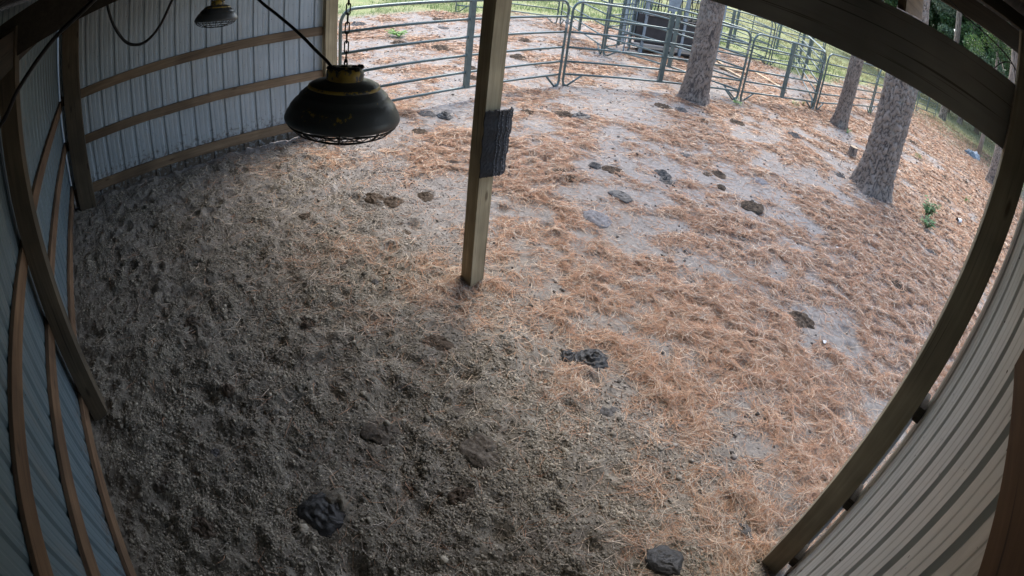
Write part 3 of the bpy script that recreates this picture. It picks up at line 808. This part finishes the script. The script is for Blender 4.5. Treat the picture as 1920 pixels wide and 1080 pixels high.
# ---------------------------------------------------------------- cattle chute
ch = empty('cattle_chute', (-9.95, 13.9, 0), math.atan2(2.4, 1.25), 'dark cattle chute with solid side panel and slanted bars inside the pens', 'cattle chute')
CL = 2.7
def both(y):  # two sides
    return (0.0, .85)
MB().box(-.25, CL, -.02, .02, .30, 1.22).build('side_panel', DARKSTEEL, ch)
MB().box(.02, CL, .83, .87, .40, 1.17).build('side_panel', DARKSTEEL, ch)
MB().box(0, CL, .0, .85, .10, .16).build('floor_deck', DARKSTEEL, ch)
for yy in (0, .85):
    for xx in (0, 1.35, CL):
        MB().box(xx - .045, xx + .045, yy - .05, yy + .05, 0, 2.15).build('upright', GREYSTEEL, ch)
    for z in (.36, 1.20, 2.12):
        MB().tube([(0, yy - .05, z), (CL, yy - .05, z)], .020, 8).build('rail', DARKSTEEL, ch)
    for k in range(15):
        xx = .12 + k * .18
        MB().tube([(xx, yy, 1.2), (xx + .10 * (1 if k % 2 else -1), yy, 2.1)], .014, 6).build('bar', DARKSTEEL, ch)
for k in range(5):
    MB().tube([(-.02, .08 + k * .17, .3), (-.02, .08 + k * .17, 2.0)], .02, 8).build('head_gate_bar', GREYSTEEL, ch)
MB().box(-.62, -.58, .0, .30, .25, 2.2).build('squeeze_plate', GREYSTEEL, ch)
MB().box(-.40, -.36, .45, .75, .7, 2.2).build('squeeze_plate', GREYSTEEL, ch)
MB().add([(.62, -.10, 1.45), (.95, -.10, 1.5), (1.08, -.10, 2.2), (.60, -.10, 2.2), (.62, -.16, 1.45), (.95, -.16, 1.5), (1.08, -.16, 2.2), (.60, -.16, 2.2)],
         [(0, 1, 2, 3), (7, 6, 5, 4), (0, 4, 5, 1), (1, 5, 6, 2), (2, 6, 7, 3), (3, 7, 4, 0)]).build('lever_housing', GREYSTEEL, ch)
for (xx, yy, a, b_) in ((-.6, -.1, .1, 1.9), (-.6, .4, .1, 2.1), (-.35, .8, .1, 2.0)):
    MB().tube([(xx, yy, a - .1), (xx + .05, yy, b_)], .025, 8).build('side_bar', GREYSTEEL, ch)

# ---------------------------------------------------------------- trees
def trunk_mesh(name, path, radii, flare, seed, nring=220, nseg=96, h=9.0, depth=.022):
    ts = np.concatenate([np.linspace(0, .5, int(nring * .75)), np.linspace(.5, 1, nring - int(nring * .75) + 1)[1:]])
    zz = ts * h; th = np.linspace(0, 2 * np.pi, nseg, endpoint=False)
    T, H = np.meshgrid(th, zz)
    cx = np.interp(H, path[0], path[1]); cy = np.interp(H, path[0], path[2]); r = np.interp(H, radii[0], radii[1])
    r = r * (1 + flare * np.exp(-H / .28) * (1 + .35 * np.sin(T * 5 + seed) + .2 * np.sin(T * 3 + seed * 2)))
    # bark plates: warped cellular pattern stretched vertically, seamless in angle
    U = T / (2 * np.pi) * 25; Vv_ = H * 7.0
    U = U + 1.1 * (fbm(np.cos(T) * 3 + H * 2, np.sin(T) * 3 + H, seed, 3) - .5) * 2; Vv_ = Vv_ + 1.2 * (fbm(np.sin(T) * 4, H * 3 + np.cos(T) * 4, seed + 5, 3) - .5) * 2
    d1 = np.full(U.shape, 9.); d2 = d1.copy(); ui = np.floor(U).astype(int); vi = np.floor(Vv_).astype(int)
    for a in (-1, 0, 1):
        for b in (-1, 0, 1):
            cu = (ui + a); cv = vi + b
            px = cu + _T[(cu % 25 + seed * 7) & 255, cv & 255]; py = cv + _T[(cu % 25 + 91 + seed) & 255, (cv + 37) & 255]
            dd = np.hypot(U - px, Vv_ - py); m = dd < d1
            d2 = np.where(m, d1, np.minimum(d2, dd)); d1 = np.where(m, dd, d1)
    edge = d2 - d1
    fur = (1 - sst(.04, .20, edge)) * (.7 + .4 * fbm(U * .4, Vv_ * .4, seed + 2, 2))
    plate = sst(0, .5, edge) * (.7 + .5 * (_T[ui & 255, vi & 255]))
    rr = r + depth * (plate - .6) + .006 * (fbm(T * 20, H * 20, seed, 2) - .5)
    V = np.stack([cx + rr * np.cos(T), cy + rr * np.sin(T), H - .12], -1).reshape(-1, 3)
    nr = len(zz); idx = np.arange(nr * nseg).reshape(nr, nseg); nx_ = np.roll(idx, -1, 1)
    F = np.stack([idx[:-1].ravel(), nx_[:-1].ravel(), nx_[1:].ravel(), idx[1:].ravel()], 1)
    return npmesh(name, V, F, attrs={'furrow': fur.ravel()})
def leaf_cloud(name, n, centres, size, pal, up=.3, droop=False):
    """n small leaf quads gathered in many clumps."""
    C = np.array(centres); k = rng.integers(0, len(C), n)
    dirn = rng.normal(size=(n, 3)); dirn /= np.linalg.norm(dirn, axis=1)[:, None]
    P = C[k, :3] + dirn * (C[k, 3] * rng.random(n) ** .45)[:, None] * np.array([1, 1, .75])
    a = rng.normal(size=(n, 3)); a /= np.linalg.norm(a, axis=1)[:, None]; b = np.cross(a, rng.normal(size=(n, 3))); b /= np.linalg.norm(b, axis=1)[:, None]
    s1 = size * rng.uniform(.6, 1.3, n)[:, None]; s2 = s1 * (.45 if not droop else .12)
    V = np.stack([P - a * s1, P + b * s2, P + a * s1, P - b * s2], 1).reshape(-1, 3)
    F = (np.arange(n)[:, None] * 4 + np.arange(4)[None])
    ck = np.array(pal)[rng.integers(0, len(pal), len(C))]
    c = ck[k] * rng.uniform(.6, 1.45, n)[:, None]
    return npmesh(name, V, F, np.repeat(c, 4, 0))
GPAL = [(.06, .11, .03), (.08, .14, .04), (.045, .085, .03), (.10, .15, .05), (.05, .10, .045)]
pcent = []
for k in range(34):
    a = k * 2.4; zz = 9.0 + k * .16; rr = (2.4 - abs(k - 14) * .06) * rnd.uniform(.35, 1)
    pcent.append((rr * math.cos(a), rr * math.sin(a), zz, rnd.uniform(.5, .8)))
PINECROWN = leaf_cloud('pine_crown', 5200, pcent, .20, [(.05, .09, .03), (.065, .11, .04), (.04, .075, .03)], droop=True); PINECROWN.materials.append(LEAFM)
lb = MB()
for (cx, cy, cz, r_) in pcent[::2]:
    lb.tube([(0, 0, cz - .9), (cx * .5, cy * .5, cz - .35), (cx, cy, cz)], [.06, .04, .015], 6)
PINELIMBS = lb
def pine(px, py, r0, r1, flare, lbl, seed, lean=(0, 0), nring=220, nseg=96, depth=.022):
    z0 = z1(px, py)
    t = empty('pine_tree', (px, py, z0), 0, lbl, 'pine tree', 'tall pines in and around the yard')
    me = trunk_mesh('trunk', ([0, 4, 9], [0, lean[0] * 4, lean[0] * 9], [0, lean[1] * 4, lean[1] * 9]), ([0, 1.2, 4, 9], [r0, r0 * .97, r0 * .9, r1]), flare, seed, nring, nseg, 9.3, depth)
    me.polygons.foreach_set('use_smooth', [True] * len(me.polygons))
    tr = link('trunk', me, BARK, t)
    MB().tube([(lean[0] * 9, lean[1] * 9, 9.0), (lean[0] * 9, lean[1] * 9, 12), (lean[0] * 9, lean[1] * 9, 15)], [r1, r1 * .6, .05], 12).build('trunk_top', BARK, tr, True)
    c = link('crown', PINECROWN, None, t); c.location = (lean[0] * 9, lean[1] * 9, .2); c.rotation_euler = (0, 0, seed * 1.3)
    l_ = MB(); l_.v = PINELIMBS.v; l_.f = PINELIMBS.f; q = l_.build('branches', BARK, tr); q.location = (lean[0] * 9, lean[1] * 9, .2); q.rotation_euler = (0, 0, seed * 1.3)
    return t
pine(-6.10, 10.90, .285, .22, .48, 'tall pine with scaly grey bark, leftmost trunk inside the corral curve', 1, (-.012, .0))
pine(-3.82, 15.30, .212, .16, .55, 'slim pine trunk leaning right beside the short corral panel', 2, (.02, -.01), 180, 72)
pine(-1.63, 10.86, .385, .30, .50, 'thickest pine trunk with deep furrowed bark and flared roots', 3, (-.010, .0), 260, 120, .030)
pine(1.80, 22.6, .34, .26, .35, 'pine trunk half hidden by the near corner post', 4, (0, 0), 120, 60)
pine(-2.05, 35.6, .27, .2, .3, 'far pine trunk, left one of the pair below the header beam', 5, (0, 0), 80, 40)
pine(-.85, 41.5, .23, .18, .3, 'far pine trunk, right one of the pair below the header beam', 6, (0, 0), 80, 40)
# young bare sapling with bags at its foot
sp = empty('young_tree', (.95, 28.2, z1(.95, 28.2)), 0, 'thin straight young tree with pale bags at its foot', 'tree')
MB().tube([(0, 0, -.1), (.02, 0, 1.5), (.05, 0, 4), (.0, 0, 7.2)], [.15, .125, .10, .03], 12).build('trunk', BARK, sp, True)
cents = [(rnd.gauss(0, .8), rnd.gauss(0, .8), 6.4 + rnd.uniform(-1, 1.6), .7) for _ in range(12)]
me = leaf_cloud('crown', 2600, cents, .09, GPAL); link('crown', me, LEAFM, sp)
BAGW = simple('pale_bag', (.55, .60, .62), .6, 0, 12, .5, .6); BAGB = simple('blue_grey_bag', (.20, .26, .30), .7, 0, 12, .5, .6)
def lump(rx, ry, rz, seed, amp=.25, nu=28, nv=16, freq=3.0):
    th = np.linspace(0, 2 * np.pi, nu, endpoint=False); ph = np.linspace(0.02, np.pi * .5, nv)
    T, Pp = np.meshgrid(th, ph)
    x = np.sin(Pp) * np.cos(T); y = np.sin(Pp) * np.sin(T); z = np.cos(Pp)
    n = 1 + amp * (fbm(x * freq + seed, y * freq + z * freq, seed, 3) - .5) * 2
    return x * n * rx, y * n * ry, z * n * rz, nu, nv
def lump_mesh(name, *a, **k):
    x, y, z, nu, nv = lump(*a, **k)
    V = np.stack([x, y, z], -1).reshape(-1, 3); idx = np.arange(nu * nv).reshape(nv, nu); nx_ = np.roll(idx, -1, 1)
    F = np.stack([idx[:-1].ravel(), idx[1:].ravel(), nx_[1:].ravel(), nx_[:-1].ravel()], 1)
    return npmesh(name, V, F)
tag(link('feed_bag', lump_mesh('feed_bag', .30, .22, .34, 3, .45), BAGW, smooth=True), 'crumpled white bag against the thin young tree', 'bag', 'bags dumped by the young tree').location = (.78, 27.3, z1(.78, 27.3) - .03)
tag(link('feed_bag', lump_mesh('feed_bag', .34, .26, .26, 8, .45), BAGB, smooth=True), 'blue grey bag lying in front of the white bag by the young tree', 'bag', 'bags dumped by the young tree').location = (.50, 26.7, z1(.5, 26.7) - .03)

# background broadleaf trees beyond the yard
tvars = []
for v in range(3):
    cents = []
    for k in range(46):
        a = rnd.uniform(0, 6.28); e = rnd.uniform(-.7, 1.2); rr = rnd.uniform(1.6, 3.4)
        cents.append((rr * math.cos(a) * math.cos(e), rr * math.sin(a) * math.cos(e), 4.6 + rr * math.sin(e) * 1.5, rnd.uniform(.6, 1.1)))
    me = leaf_cloud('broad_crown', 26000, cents, .12, [(.065, .13, .055), (.09, .165, .065), (.05, .10, .05), (.13, .19, .11), (.20, .26, .18)]); me.materials.append(LEAFM)
    tb = MB().tube([(0, 0, -.2), (.1, 0, 2), (0, .1, 4.5), (.1, 0, 7)], [.24, .19, .13, .04], 10)
    for k in range(7):
        a = k * .9; tb.tube([(0, 0, 2.2 + k * .4), (1.1 * math.cos(a), 1.1 * math.sin(a), 3.4 + k * .5), (2.0 * math.cos(a), 2.0 * math.sin(a), 4.6 + k * .5)], [.09, .06, .02], 6)
    tvars.append((me, tb))
bt = [(-10.5, 47, 0, 1.25, 'dark leafy tree at the left end of the tree row above the header beam'), (-5.6, 45, 1, 1.3, 'bushy tree left of centre in the row seen above the header beam'),
      (-2.4, 46, 2, 1.35, 'tallest pale flecked tree in the gap above the header beam'), (.8, 44, 0, 1.25, 'rounded green tree in the gap above the header beam, next to the hanging wire'),
      (4.2, 43, 1, 1.3, 'green tree behind the near corner post above the header beam'), (-15.5, 58, 2, 1.4, 'large tree beyond the pasture left of the row'),
      (-22, 62, 0, 1.4, 'large spreading tree alone beyond the pasture'), (9, 50, 2, 1.3, 'tree hidden mostly behind the near end wall'), (-4.0, 53, 0, 1.6, 'tree crown filling the gap behind the pale flecked tree'), (3.1, 33, 1, 1.25, 'nearest leafy tree, its low crown overlapping the near corner post'), (3.5, 54, 2, 1.6, 'big crown behind the tree by the near corner post')]
for (px, py, v, sc, lb_) in bt:
    t = empty('broadleaf_tree', (px, py, z1(px, py)), rnd.uniform(0, 6), lb_, 'tree', 'leafy trees beyond the yard'); t.scale = (sc, sc, sc)
    link('crown', tvars[v][0], None, t); l_ = MB(); l_.v = tvars[v][1].v; l_.f = tvars[v][1].f; l_.build('trunk', BARK, t, True)

# green tufts on the pasture (uncountable)
def dgrass(x, y):
    d = np.sqrt(x * x + y * y)
    return np.where(in_shelter_walls(x, y), 0, np.clip((G1(x, y)), 0, 1) * np.clip(14 / d, 0, 1) ** 1.5)
def G1(x, y): return np.maximum(grassmask(x, y), drymask(x, y) * .8) * sst(.3, .6, fbm(x * .9, y * .9, 70, 3))
NG = 60000
x, y = sample(NG, -34, 5, 3, 48, dgrass)
d = np.hypot(x, y); a = rng.uniform(0, 6.28, NG); hgt = rng.uniform(.05, .17, NG) * (1 + .3 * (d > 20)); w = .006 * np.clip(d / 12, 1, 3)
zz = zat(x, y); lx = rng.normal(0, .06, NG); ly = rng.normal(0, .06, NG)
V = np.stack([np.stack([x - np.cos(a) * w, y - np.sin(a) * w, zz], 1), np.stack([x + np.cos(a) * w, y + np.sin(a) * w, zz], 1), np.stack([x + lx, y + ly, zz + hgt], 1)], 1).reshape(-1, 3)
gp = np.array([(.17, .25, .08), (.24, .32, .13), (.33, .39, .19), (.44, .41, .25), (.12, .18, .07)])[rng.choice(5, NG, p=[.28, .28, .2, .1, .14])]
dm = drymask(x, y)[:, None]; gp = gp * (1 - dm) + np.array([.42, .36, .20]) * dm
tag(link('grass', npmesh('grass', V, np.arange(NG * 3).reshape(-1, 3), np.repeat(gp * rng.uniform(.7, 1.2, NG)[:, None], 3, 0)), LEAFM), 'bright green pasture grass beyond the pens', 'grass', kind='stuff')

# ---------------------------------------------------------------- seedlings, stump, planks, litter
def seedling(px, py, r_, h, n, lbl, col=(.16, .28, .09), upw=1):
    t = empty('seedling', (px, py, z1(px, py)), rnd.uniform(0, 6), lbl, 'plant', 'green seedlings sprouting through the straw')
    st = MB(); V = []; C = []
    for k in range(max(3, n // 9)):
        a = rnd.uniform(0, 6.28); q = rnd.uniform(.3, 1) * r_
        tip = Vector((q * math.cos(a), q * math.sin(a), h * rnd.uniform(.5, 1)))
        st.tube([(0, 0, -.02), tip * .5 + Vector((0, 0, h * .15)), tip], [.006, .004, .002], 5)
        for j in range(9):
            f = rnd.uniform(.35, 1.0); c = tip * f + Vector((rnd.gauss(0, .025), rnd.gauss(0, .025), rnd.gauss(0, .02) + h * .1 * (1 - f)))
            ll = rnd.uniform(.028, .06) * (r_ / .2) ** .5; b = rnd.uniform(0, 6.28)
            u = Vector((math.cos(b), math.sin(b), rnd.uniform(-.3, .4))) * ll; v = Vector((-math.sin(b), math.cos(b), rnd.uniform(-.3, .3))) * ll * .42
            V += [c - u, c + v, c + u, c - v]; kk = rnd.uniform(.6, 1.4); C += [tuple(x_ * kk for x_ in col)] * 4
    st.build('stem', simple('stem_green', (.12, .14, .06), .7), t)
    me = npmesh('leaves', np.array([tuple(v) for v in V]), np.arange(len(V)).reshape(-1, 4), np.array(C)); link('leaves', me, LEAFM, t)
    return t
seedling(-.33, 11.35, .27, .46, 190, 'largest leafy green seedling right of the thickest pine', (.10, .24, .09))
seedling(-.22, 10.75, .22, .26, 90, 'low green seedling just in front of the largest seedling', (.10, .24, .09))
seedling(-5.60, 12.10, .20, .18, 40, 'green seedling at the foot of the double panel joint', (.20, .36, .12))
seedling(-5.24, 14.95, .20, .18, 40, 'pale green seedling under the short corral panel', (.28, .40, .15))
seedling(-5.10, 15.5, .12, .18, 24, 'yellowish seedling beside the pale one under the short panel', (.42, .40, .14))
seedling(-1.37, 16.94, .16, .22, 36, 'green seedling out on the straw right of the thickest pine, farther off', (.18, .34, .10))
seedling(.62, 15.6, .18, .25, 40, 'green seedling near the white can', (.18, .34, .10))
seedling(-3.43, 15.0, .14, .14, 30, 'tiny green sprout at the foot of the slim leaning pine', (.18, .34, .12))
seedling(-13.3, 7.68, .38, .22, 160, 'bright green weed clump out in the pen left of the middle post', (.26, .46, .12))
seedling(-6.3, 20.1, .2, .2, 40, 'green sprout behind the slim pine', (.2, .34, .12))
seedling(-3.95, 20.2, .2, .2, 40, 'green sprout by the post base between the two right pines', (.2, .36, .14))
# stump
stp = empty('tree_stump', (-2.62, 12.55, z1(-2.62, 12.55)), 0, 'short sawn stump left of the thickest pine', 'stump')
me = trunk_mesh('bark', ([0, 1], [0, 0], [0, 0]), ([0, .45], [.10, .092]), .25, 9, 30, 40, .34, .008); link('bark', me, BARK, stp, True)
MB().lathe([(.0, .224), (.05, .223), (.096, .218)], 32).build('cut_face', WOODP, stp)
# planks lying in the pen
def plank(a, b, w, z, lbl):
    za = z1(a[0], a[1]) + z; zb = z1(b[0], b[1]) + z
    o = MB().board((a[0], a[1], za), (b[0], b[1], zb), w, .038, 4, .002).build('plank', WOODP)
    tag(o, lbl, 'plank', 'loose planks in the pen')
plank((-7.65, 17.45), (-6.15, 16.60), .14, .04, 'long pale plank lying behind the short corral panel')
plank((-8.6, 16.2), (-7.2, 15.5), .12, .04, 'pale plank lying behind the double joint, left one of the crossed pair')
plank((-8.3, 15.6), (-7.6, 16.6), .10, .085, 'pale plank lying across the left plank behind the double joint')
plank((-9.2, 17.2), (-8.5, 16.6), .10, .04, 'short pale plank behind the crossed planks')
# white can and scraps
cn = empty('tin_can', (.48, 12.9, z1(.48, 12.9) + .045), R(60), 'white tin can lying on the straw near the near corner post', 'can')
WHITE = simple('white_paint', (.78, .78, .75), .5, 0, 30, .2); 
b = MB().tube([(-.09, 0, 0), (.09, 0, 0)], .055, 20, caps=False).build('body', WHITE, cn, True)
MB().tube([(-.092, 0, 0), (-.088, 0, 0)], .056, 20).build('lid', CHAIN, cn)
for (px, py, sz, lbl) in ((-1.24, 7.24, .035, 'small white leaf scrap lying alone in the straw, brightest scrap'), (-.55, 4.95, .03, 'pale folded scrap near the two small dark dung bits'), (-.35, 6.2, .028, 'cream dead leaf on the straw by the corner post side'), (-3.0, 12.0, .05, 'white chip next to the sawn stump')):
    vs = [(sz * c_ * math.cos(a_), sz * .8 * c_ * math.sin(a_), .006 + .012 * math.sin(a_ * 2)) for a_, c_ in [(k * .785, rnd.uniform(.7, 1.1)) for k in range(8)]]
    o = MB().add(vs + [(v[0], v[1], v[2] + .003) for v in vs], [tuple(range(7, -1, -1)), tuple(range(8, 16))] + [(k, (k + 1) % 8, 8 + (k + 1) % 8, 8 + k) for k in range(8)]).build('leaf_scrap', WHITE)
    o.location = (px, py, z1(px, py) + .025); tag(o, lbl, 'scrap', 'pale scraps on the straw')

# ---------------------------------------------------------------- dung
def pat_mesh(w, seed, kind):
    r = w / 2
    nu, nv = 72, 26
    th = np.linspace(0, 2 * np.pi, nu, endpoint=False); q = np.linspace(0, 1, nv)
    T, Q = np.meshgrid(th, q)
    x0 = Q * np.cos(T); y0 = Q * np.sin(T)
    out = 1 + .30 * (fbm(np.cos(T) * 1.5 + seed, np.sin(T) * 1.5, seed, 3) - .5) * 2
    hf = {'pat': .25, 'mound': .42, 'lumps': .30, 'ball': .62, 'slab': .22}[kind]
    dome = (1 - Q ** 3.0) ** .6
    wav = (.5 + .5 * np.sin(Q * 17 + 5 * fbm(x0 * 2 + seed, y0 * 2, seed + 2, 3))) * (1 - Q * .4)
    cell = fbm(x0 * 3.4 + seed, y0 * 3.4, seed + 4, 3)
    if kind == 'pat': z = dome * (.72 + .34 * wav * .6 + .5 * (cell - .5))
    elif kind == 'mound': z = dome * (1 - Q * .45) * (.75 + .35 * wav + .6 * (cell - .5))
    elif kind == 'lumps': z = dome * (.62 + 1.3 * (cell - .5) + .10 * wav)
    elif kind == 'slab': z = dome * (.7 + 1.0 * (cell - .5)) 
    else: z = np.sqrt(np.clip(1 - Q ** 2, 0, 1)) * (.85 + .6 * (cell - .5))
    z = z + .10 * (fbm(x0 * 11, y0 * 11, seed + 9, 2) - .5) * dome
    V = np.stack([x0 * out * r, y0 * out * r * .8, z * hf * w * .55 - .012], -1).reshape(-1, 3)
    idx = np.arange(nu * nv).reshape(nv, nu); nx_ = np.roll(idx, -1, 1)
    F = np.stack([idx[:-1].ravel(), idx[1:].ravel(), nx_[1:].ravel(), nx_[:-1].ravel()], 1)
    return npmesh('dung_pile', V, F)
DL = [  # x, y, width, kind, material, rot, label
 (-1.78, .45, .38, 'pat', DUNGW, .3, 'big round fresh black cow pat alone on the dark dirt under the roof'),
 (-1.84, 2.84, .30, 'mound', DUNGW, .8, 'glossy black ridged dung mound in the straw in front of the middle post'),
 (-2.00, 2.72, .17, 'mound', DUNGW, 2., 'low dark tail of dung touching the glossy ridged mound'),
 (-.29, 1.89, .27, 'pat', DUNGW, 0, 'black cow pat close to the near corner post base'),
 (-2.54, -.01, .16, 'slab', DUNGG2, 0, 'small bluish dark pat near the back wall girts'),
 (-1.37, 2.55, .20, 'slab', DUNGG2, .4, 'flat dark patch of dung below and right of the glossy mound'),
 (-3.99, .24, .24, 'lumps', DUNGD, 0, 'dark lumpy clod left of the middle of the dirt floor'),
 (-3.69, 2.40, .13, 'ball', DUNGD, 0, 'round dirt coloured clod left of the middle post base'),
 (-3.68, 1.90, .10, 'ball', DUNGG2, 0, 'small dark round clod farther inside than the round one by the middle post'),
 (-5.09, 2.66, .32, 'lumps', DUNGD, .5, 'dark lumpy dung pile under the near lamp, left one of three'),
 (-4.90, 2.80, .28, 'lumps', DUNGD, 1.5, 'dark crumbled dung pile beside the lumpy one, middle one of three'),
 (-4.87, 3.22, .24, 'mound', DUNGD, 0, 'brown dung mound closest left of the middle post'),
 (-5.13, 1.83, .18, 'slab', DUNGD, .2, 'brown log shaped dung inside the dusty left floor'),
 (-4.30, 2.60, .13, 'slab', DUNGD, 1.0, 'small dark upright crust between the clods and the middle post'),
 (-7.30, 4.80, .28, 'pat', DUNGG2, 0, 'left half of the split dark pat in front of the first corral panel'),
 (-7.05, 4.98, .26, 'mound', DUNGW, 0, 'right half of the split dark pat in front of the first corral panel'),
 (-6.66, 4.26, .22, 'lumps', DUNGD, 0, 'brown lumpy dung just right of the near lamp hook'),
 (-6.30, 6.98, .34, 'lumps', DUNGD, .3, 'brown straw covered dung heap behind the scratching mat'),
 (-6.08, 7.16, .32, 'mound', DUNGW, 1.2, 'dark dung mound beside the straw covered heap'),
 (-5.98, 9.55, .32, 'lumps', DUNGD, .1, 'dark dung heap left at the foot of the leftmost pine'),
 (-5.72, 9.80, .30, 'lumps', DUNGG2, 2., 'darker dung heap right at the foot of the leftmost pine'),
 (-4.44, 5.70, .17, 'ball', DUNGG2, 0, 'greyish dung ball right of the middle post'),
 (-4.25, 5.85, .28, 'lumps', DUNGD, .7, 'scattered brown dung crumbs right of the greyish ball'),
 (-4.30, 5.08, .20, 'mound', DUNGD, .7, 'upright brown dung lump near the mat, right part of the pair'),
 (-4.52, 5.05, .22, 'lumps', DUNGD, 0, 'dark brown dung lump near the mat, left part of the pair'),
 (-3.85, 6.50, .24, 'mound', DUNGG2, .2, 'long ridged dark dung in the middle of the straw, left half'),
 (-3.67, 6.36, .20, 'mound', DUNGW, .9, 'long ridged dark dung in the middle of the straw, right half'),
 (-3.55, 7.30, .16, 'slab', DUNGD, .9, 'flat brown crust left of the round ringed pat'),
 (-3.44, 7.52, .26, 'mound', DUNGD, 0, 'round ringed brown pat half covered in straw'),
 (-3.16, 7.10, .13, 'ball', DUNGD, 0, 'small dark brown chunk in front of the ringed pat'),
 (-3.65, 5.32, .26, 'pat', DUNGW, 0, 'dark round pat crossed by needles, centre of the straw'),
 (-3.43, 4.64, .30, 'pat', DUNGG, 0, 'pale bluish grey dried pat in front of the dark round one'),
 (-4.12, 7.57, .20, 'pat', DUNGG2, 0, 'small grey pat beyond the long ridged dung'),
 (-3.84, 11.65, .34, 'mound', DUNGG2, .3, 'bluish dark pat in front of the slim leaning pine'),
 (-2.98, 8.10, .28, 'pat', DUNGG, .3, 'grey brown flat pat between the ringed pat and the thickest pine'),
 (-2.58, 7.03, .34, 'lumps', DUNGD, .8, 'shaggy straw covered dung heap in front of the thickest pine'),
 (-.20, 7.35, .26, 'lumps', DUNGD, .3, 'dark brown dung heap near the near corner post, upper part'),
 (-.08, 7.15, .20, 'mound', DUNGD, 1.3, 'dark brown dung lump near the near corner post, lower part'),
 (-2.30, 10.55, .22, 'mound', DUNGG2, 0, 'dark pat touching the root flare of the thickest pine'),
 (-5.12, 9.71, .22, 'lumps', DUNGD, 0, 'small dark dung pile right of the leftmost pine foot'),
 (-4.79, 10.63, .32, 'lumps', DUNGD, .4, 'dark green brown dung pile in front of the short corral panel'),
 (-15.76, 7.64, .50, 'lumps', DUNGG2, 0, 'far dung pile behind the near lamp chain'),
 (-12.52, 7.26, .44, 'lumps', DUNGD, 0, 'dark dung pile below the bright green weed clump'),
 (-15.3, 10.26, .38, 'lumps', DUNGD, 0, 'distant dung pile, uppermost left of the panel stiffener'),
 (-13.95, 9.56, .32, 'pat', DUNGG2, 0, 'distant dark pat beside the first panel stiffener'),
 (-11.45, 7.83, .52, 'lumps', DUNGD, 0, 'wide brown dung pile left of the first panel stiffener'),
 (-11.59, 10.76, .40, 'lumps', DUNGD, 0, 'brown dung pile seen through the panel right of the middle post'),
 (-9.99, 9.10, .42, 'lumps', DUNGD, 0, 'dark straw mixed pile seen through the panel beside the middle post'),
 (-9.21, 9.94, .22, 'mound', DUNGG2, 0, 'small dark pile just behind the second panel joint'),
 (-9.41, 7.27, .28, 'mound', DUNGD, 0, 'small dark pile left of the middle post through the panel, upper'),
 (-8.83, 6.84, .22, 'mound', DUNGD, 0, 'small dark pile left of the middle post through the panel, lower'),
 (-6.62, 6.40, .24, 'lumps', DUNGD, 0, 'thin brown dung smear above the scratching mat edge'),
 (-1.98, 19.3, .40, 'lumps', DUNGD, 0, 'far dark pile on the straw right of the thickest pine'),
 (-.35, 16.9, .40, 'lumps', DUNGD, .5, 'far dark pile between the two distant seedlings'),
 (.45, 18.5, .36, 'lumps', DUNGD, .5, 'far dark pile beyond the white can'),
 (-.05, 14.2, .34, 'lumps', DUNGD, .5, 'dark pile behind the largest leafy seedling'),
 (.10, 9.6, .22, 'lumps', DUNGG2, .5, 'dark crust near the corner post in front of the white can'),
 (-1.15, 5.02, .08, 'ball', DUNGD, 0, 'tiny dark dung bit in the open straw, left one of two'),
 (-1.02, 5.05, .08, 'ball', DUNGD, 0, 'tiny dark dung bit in the open straw, right one of two'),
 (-.05, 2.50, .20, 'mound', DUNGG2, 0, 'dark dusty dung mound beside the near corner post base'),
 (-.30, 3.04, .14, 'lumps', DUNGD, 0, 'dark clod in the straw left of the near corner post'),
 (-.96, 3.07, .15, 'lumps', DUNGG2, 0, 'dark crumbled clod in the straw right of the glossy mound'),
 (-.91, 5.10, .30, 'lumps', DUNGD, 0, 'straw covered dark heap far right of the middle post'),
 (-6.11, 4.60, .14, 'lumps', DUNGD, 0, 'small brown clod left of the middle post'),
 (-1.62, 1.55, .33, 'slab', None, .2, 'broad crusty dirt slab broken out of the floor below the glossy mound'),
 (-2.15, 1.10, .30, 'slab', None, .6, 'broad dirt slab left of the other broken slab'),
 (-2.02, 1.62, .17, 'slab', None, 1., 'smaller crusted dirt slab above the broad broken slab'),
 (-2.5, -.45, .22, 'lumps', None, 1., 'dirt lump by the lowest back wall girt'),
 (-3.50, 1.14, .19, 'lumps', DUNGD, .4, 'dark trodden clod mid floor, halfway between near lamp and big fresh pat'),
 (-4.09, 1.76, .22, 'lumps', None, .9, 'raised crust of dirt below the brown log shaped dung'),
 (-1.43, 1.24, .20, 'lumps', DUNGD, 1.4, 'dark trodden lump between the big fresh pat and the broad crusty slab'),
 (-2.08, -.32, .24, 'lumps', DUNGD, .2, 'dark lumpy heap close to the lowest back wall girt near the picture bottom'),
 (-3.06, .28, .15, 'ball', DUNGD, .2, 'small dark clod right of the back wall post base'),
 (-2.70, 1.92, .26, 'slab', DUNGD, .6, 'flat dark trodden dung patch below the middle post base'),
 (-.94, 1.38, .15, 'lumps', None, .6, 'small dusty clod between the two black pats at the bottom'),
]
DIRTM = dung_mat('crusted_dirt', (.085, .070, .055), (.20, .17, .135), .95, .1)
for k, (px, py, w_, kind, m_, rz, lbl) in enumerate(DL):
    nm = 'broken_crust' if m_ is None else 'dung_pile'
    me = pat_mesh(w_ * (1.22 if py > 4 else 1.0), k + 1, kind); o = link(nm, me, m_ or DIRTM, smooth=True)
    o.location = (px, py, z1(px, py) + (.014 if m_ is DUNGW else .004)); o.rotation_euler = (0, 0, rz)
    tag(o, lbl, 'dirt slab' if m_ is None else 'dung', 'crusted dirt slabs' if m_ is None else 'dung piles about the yard')
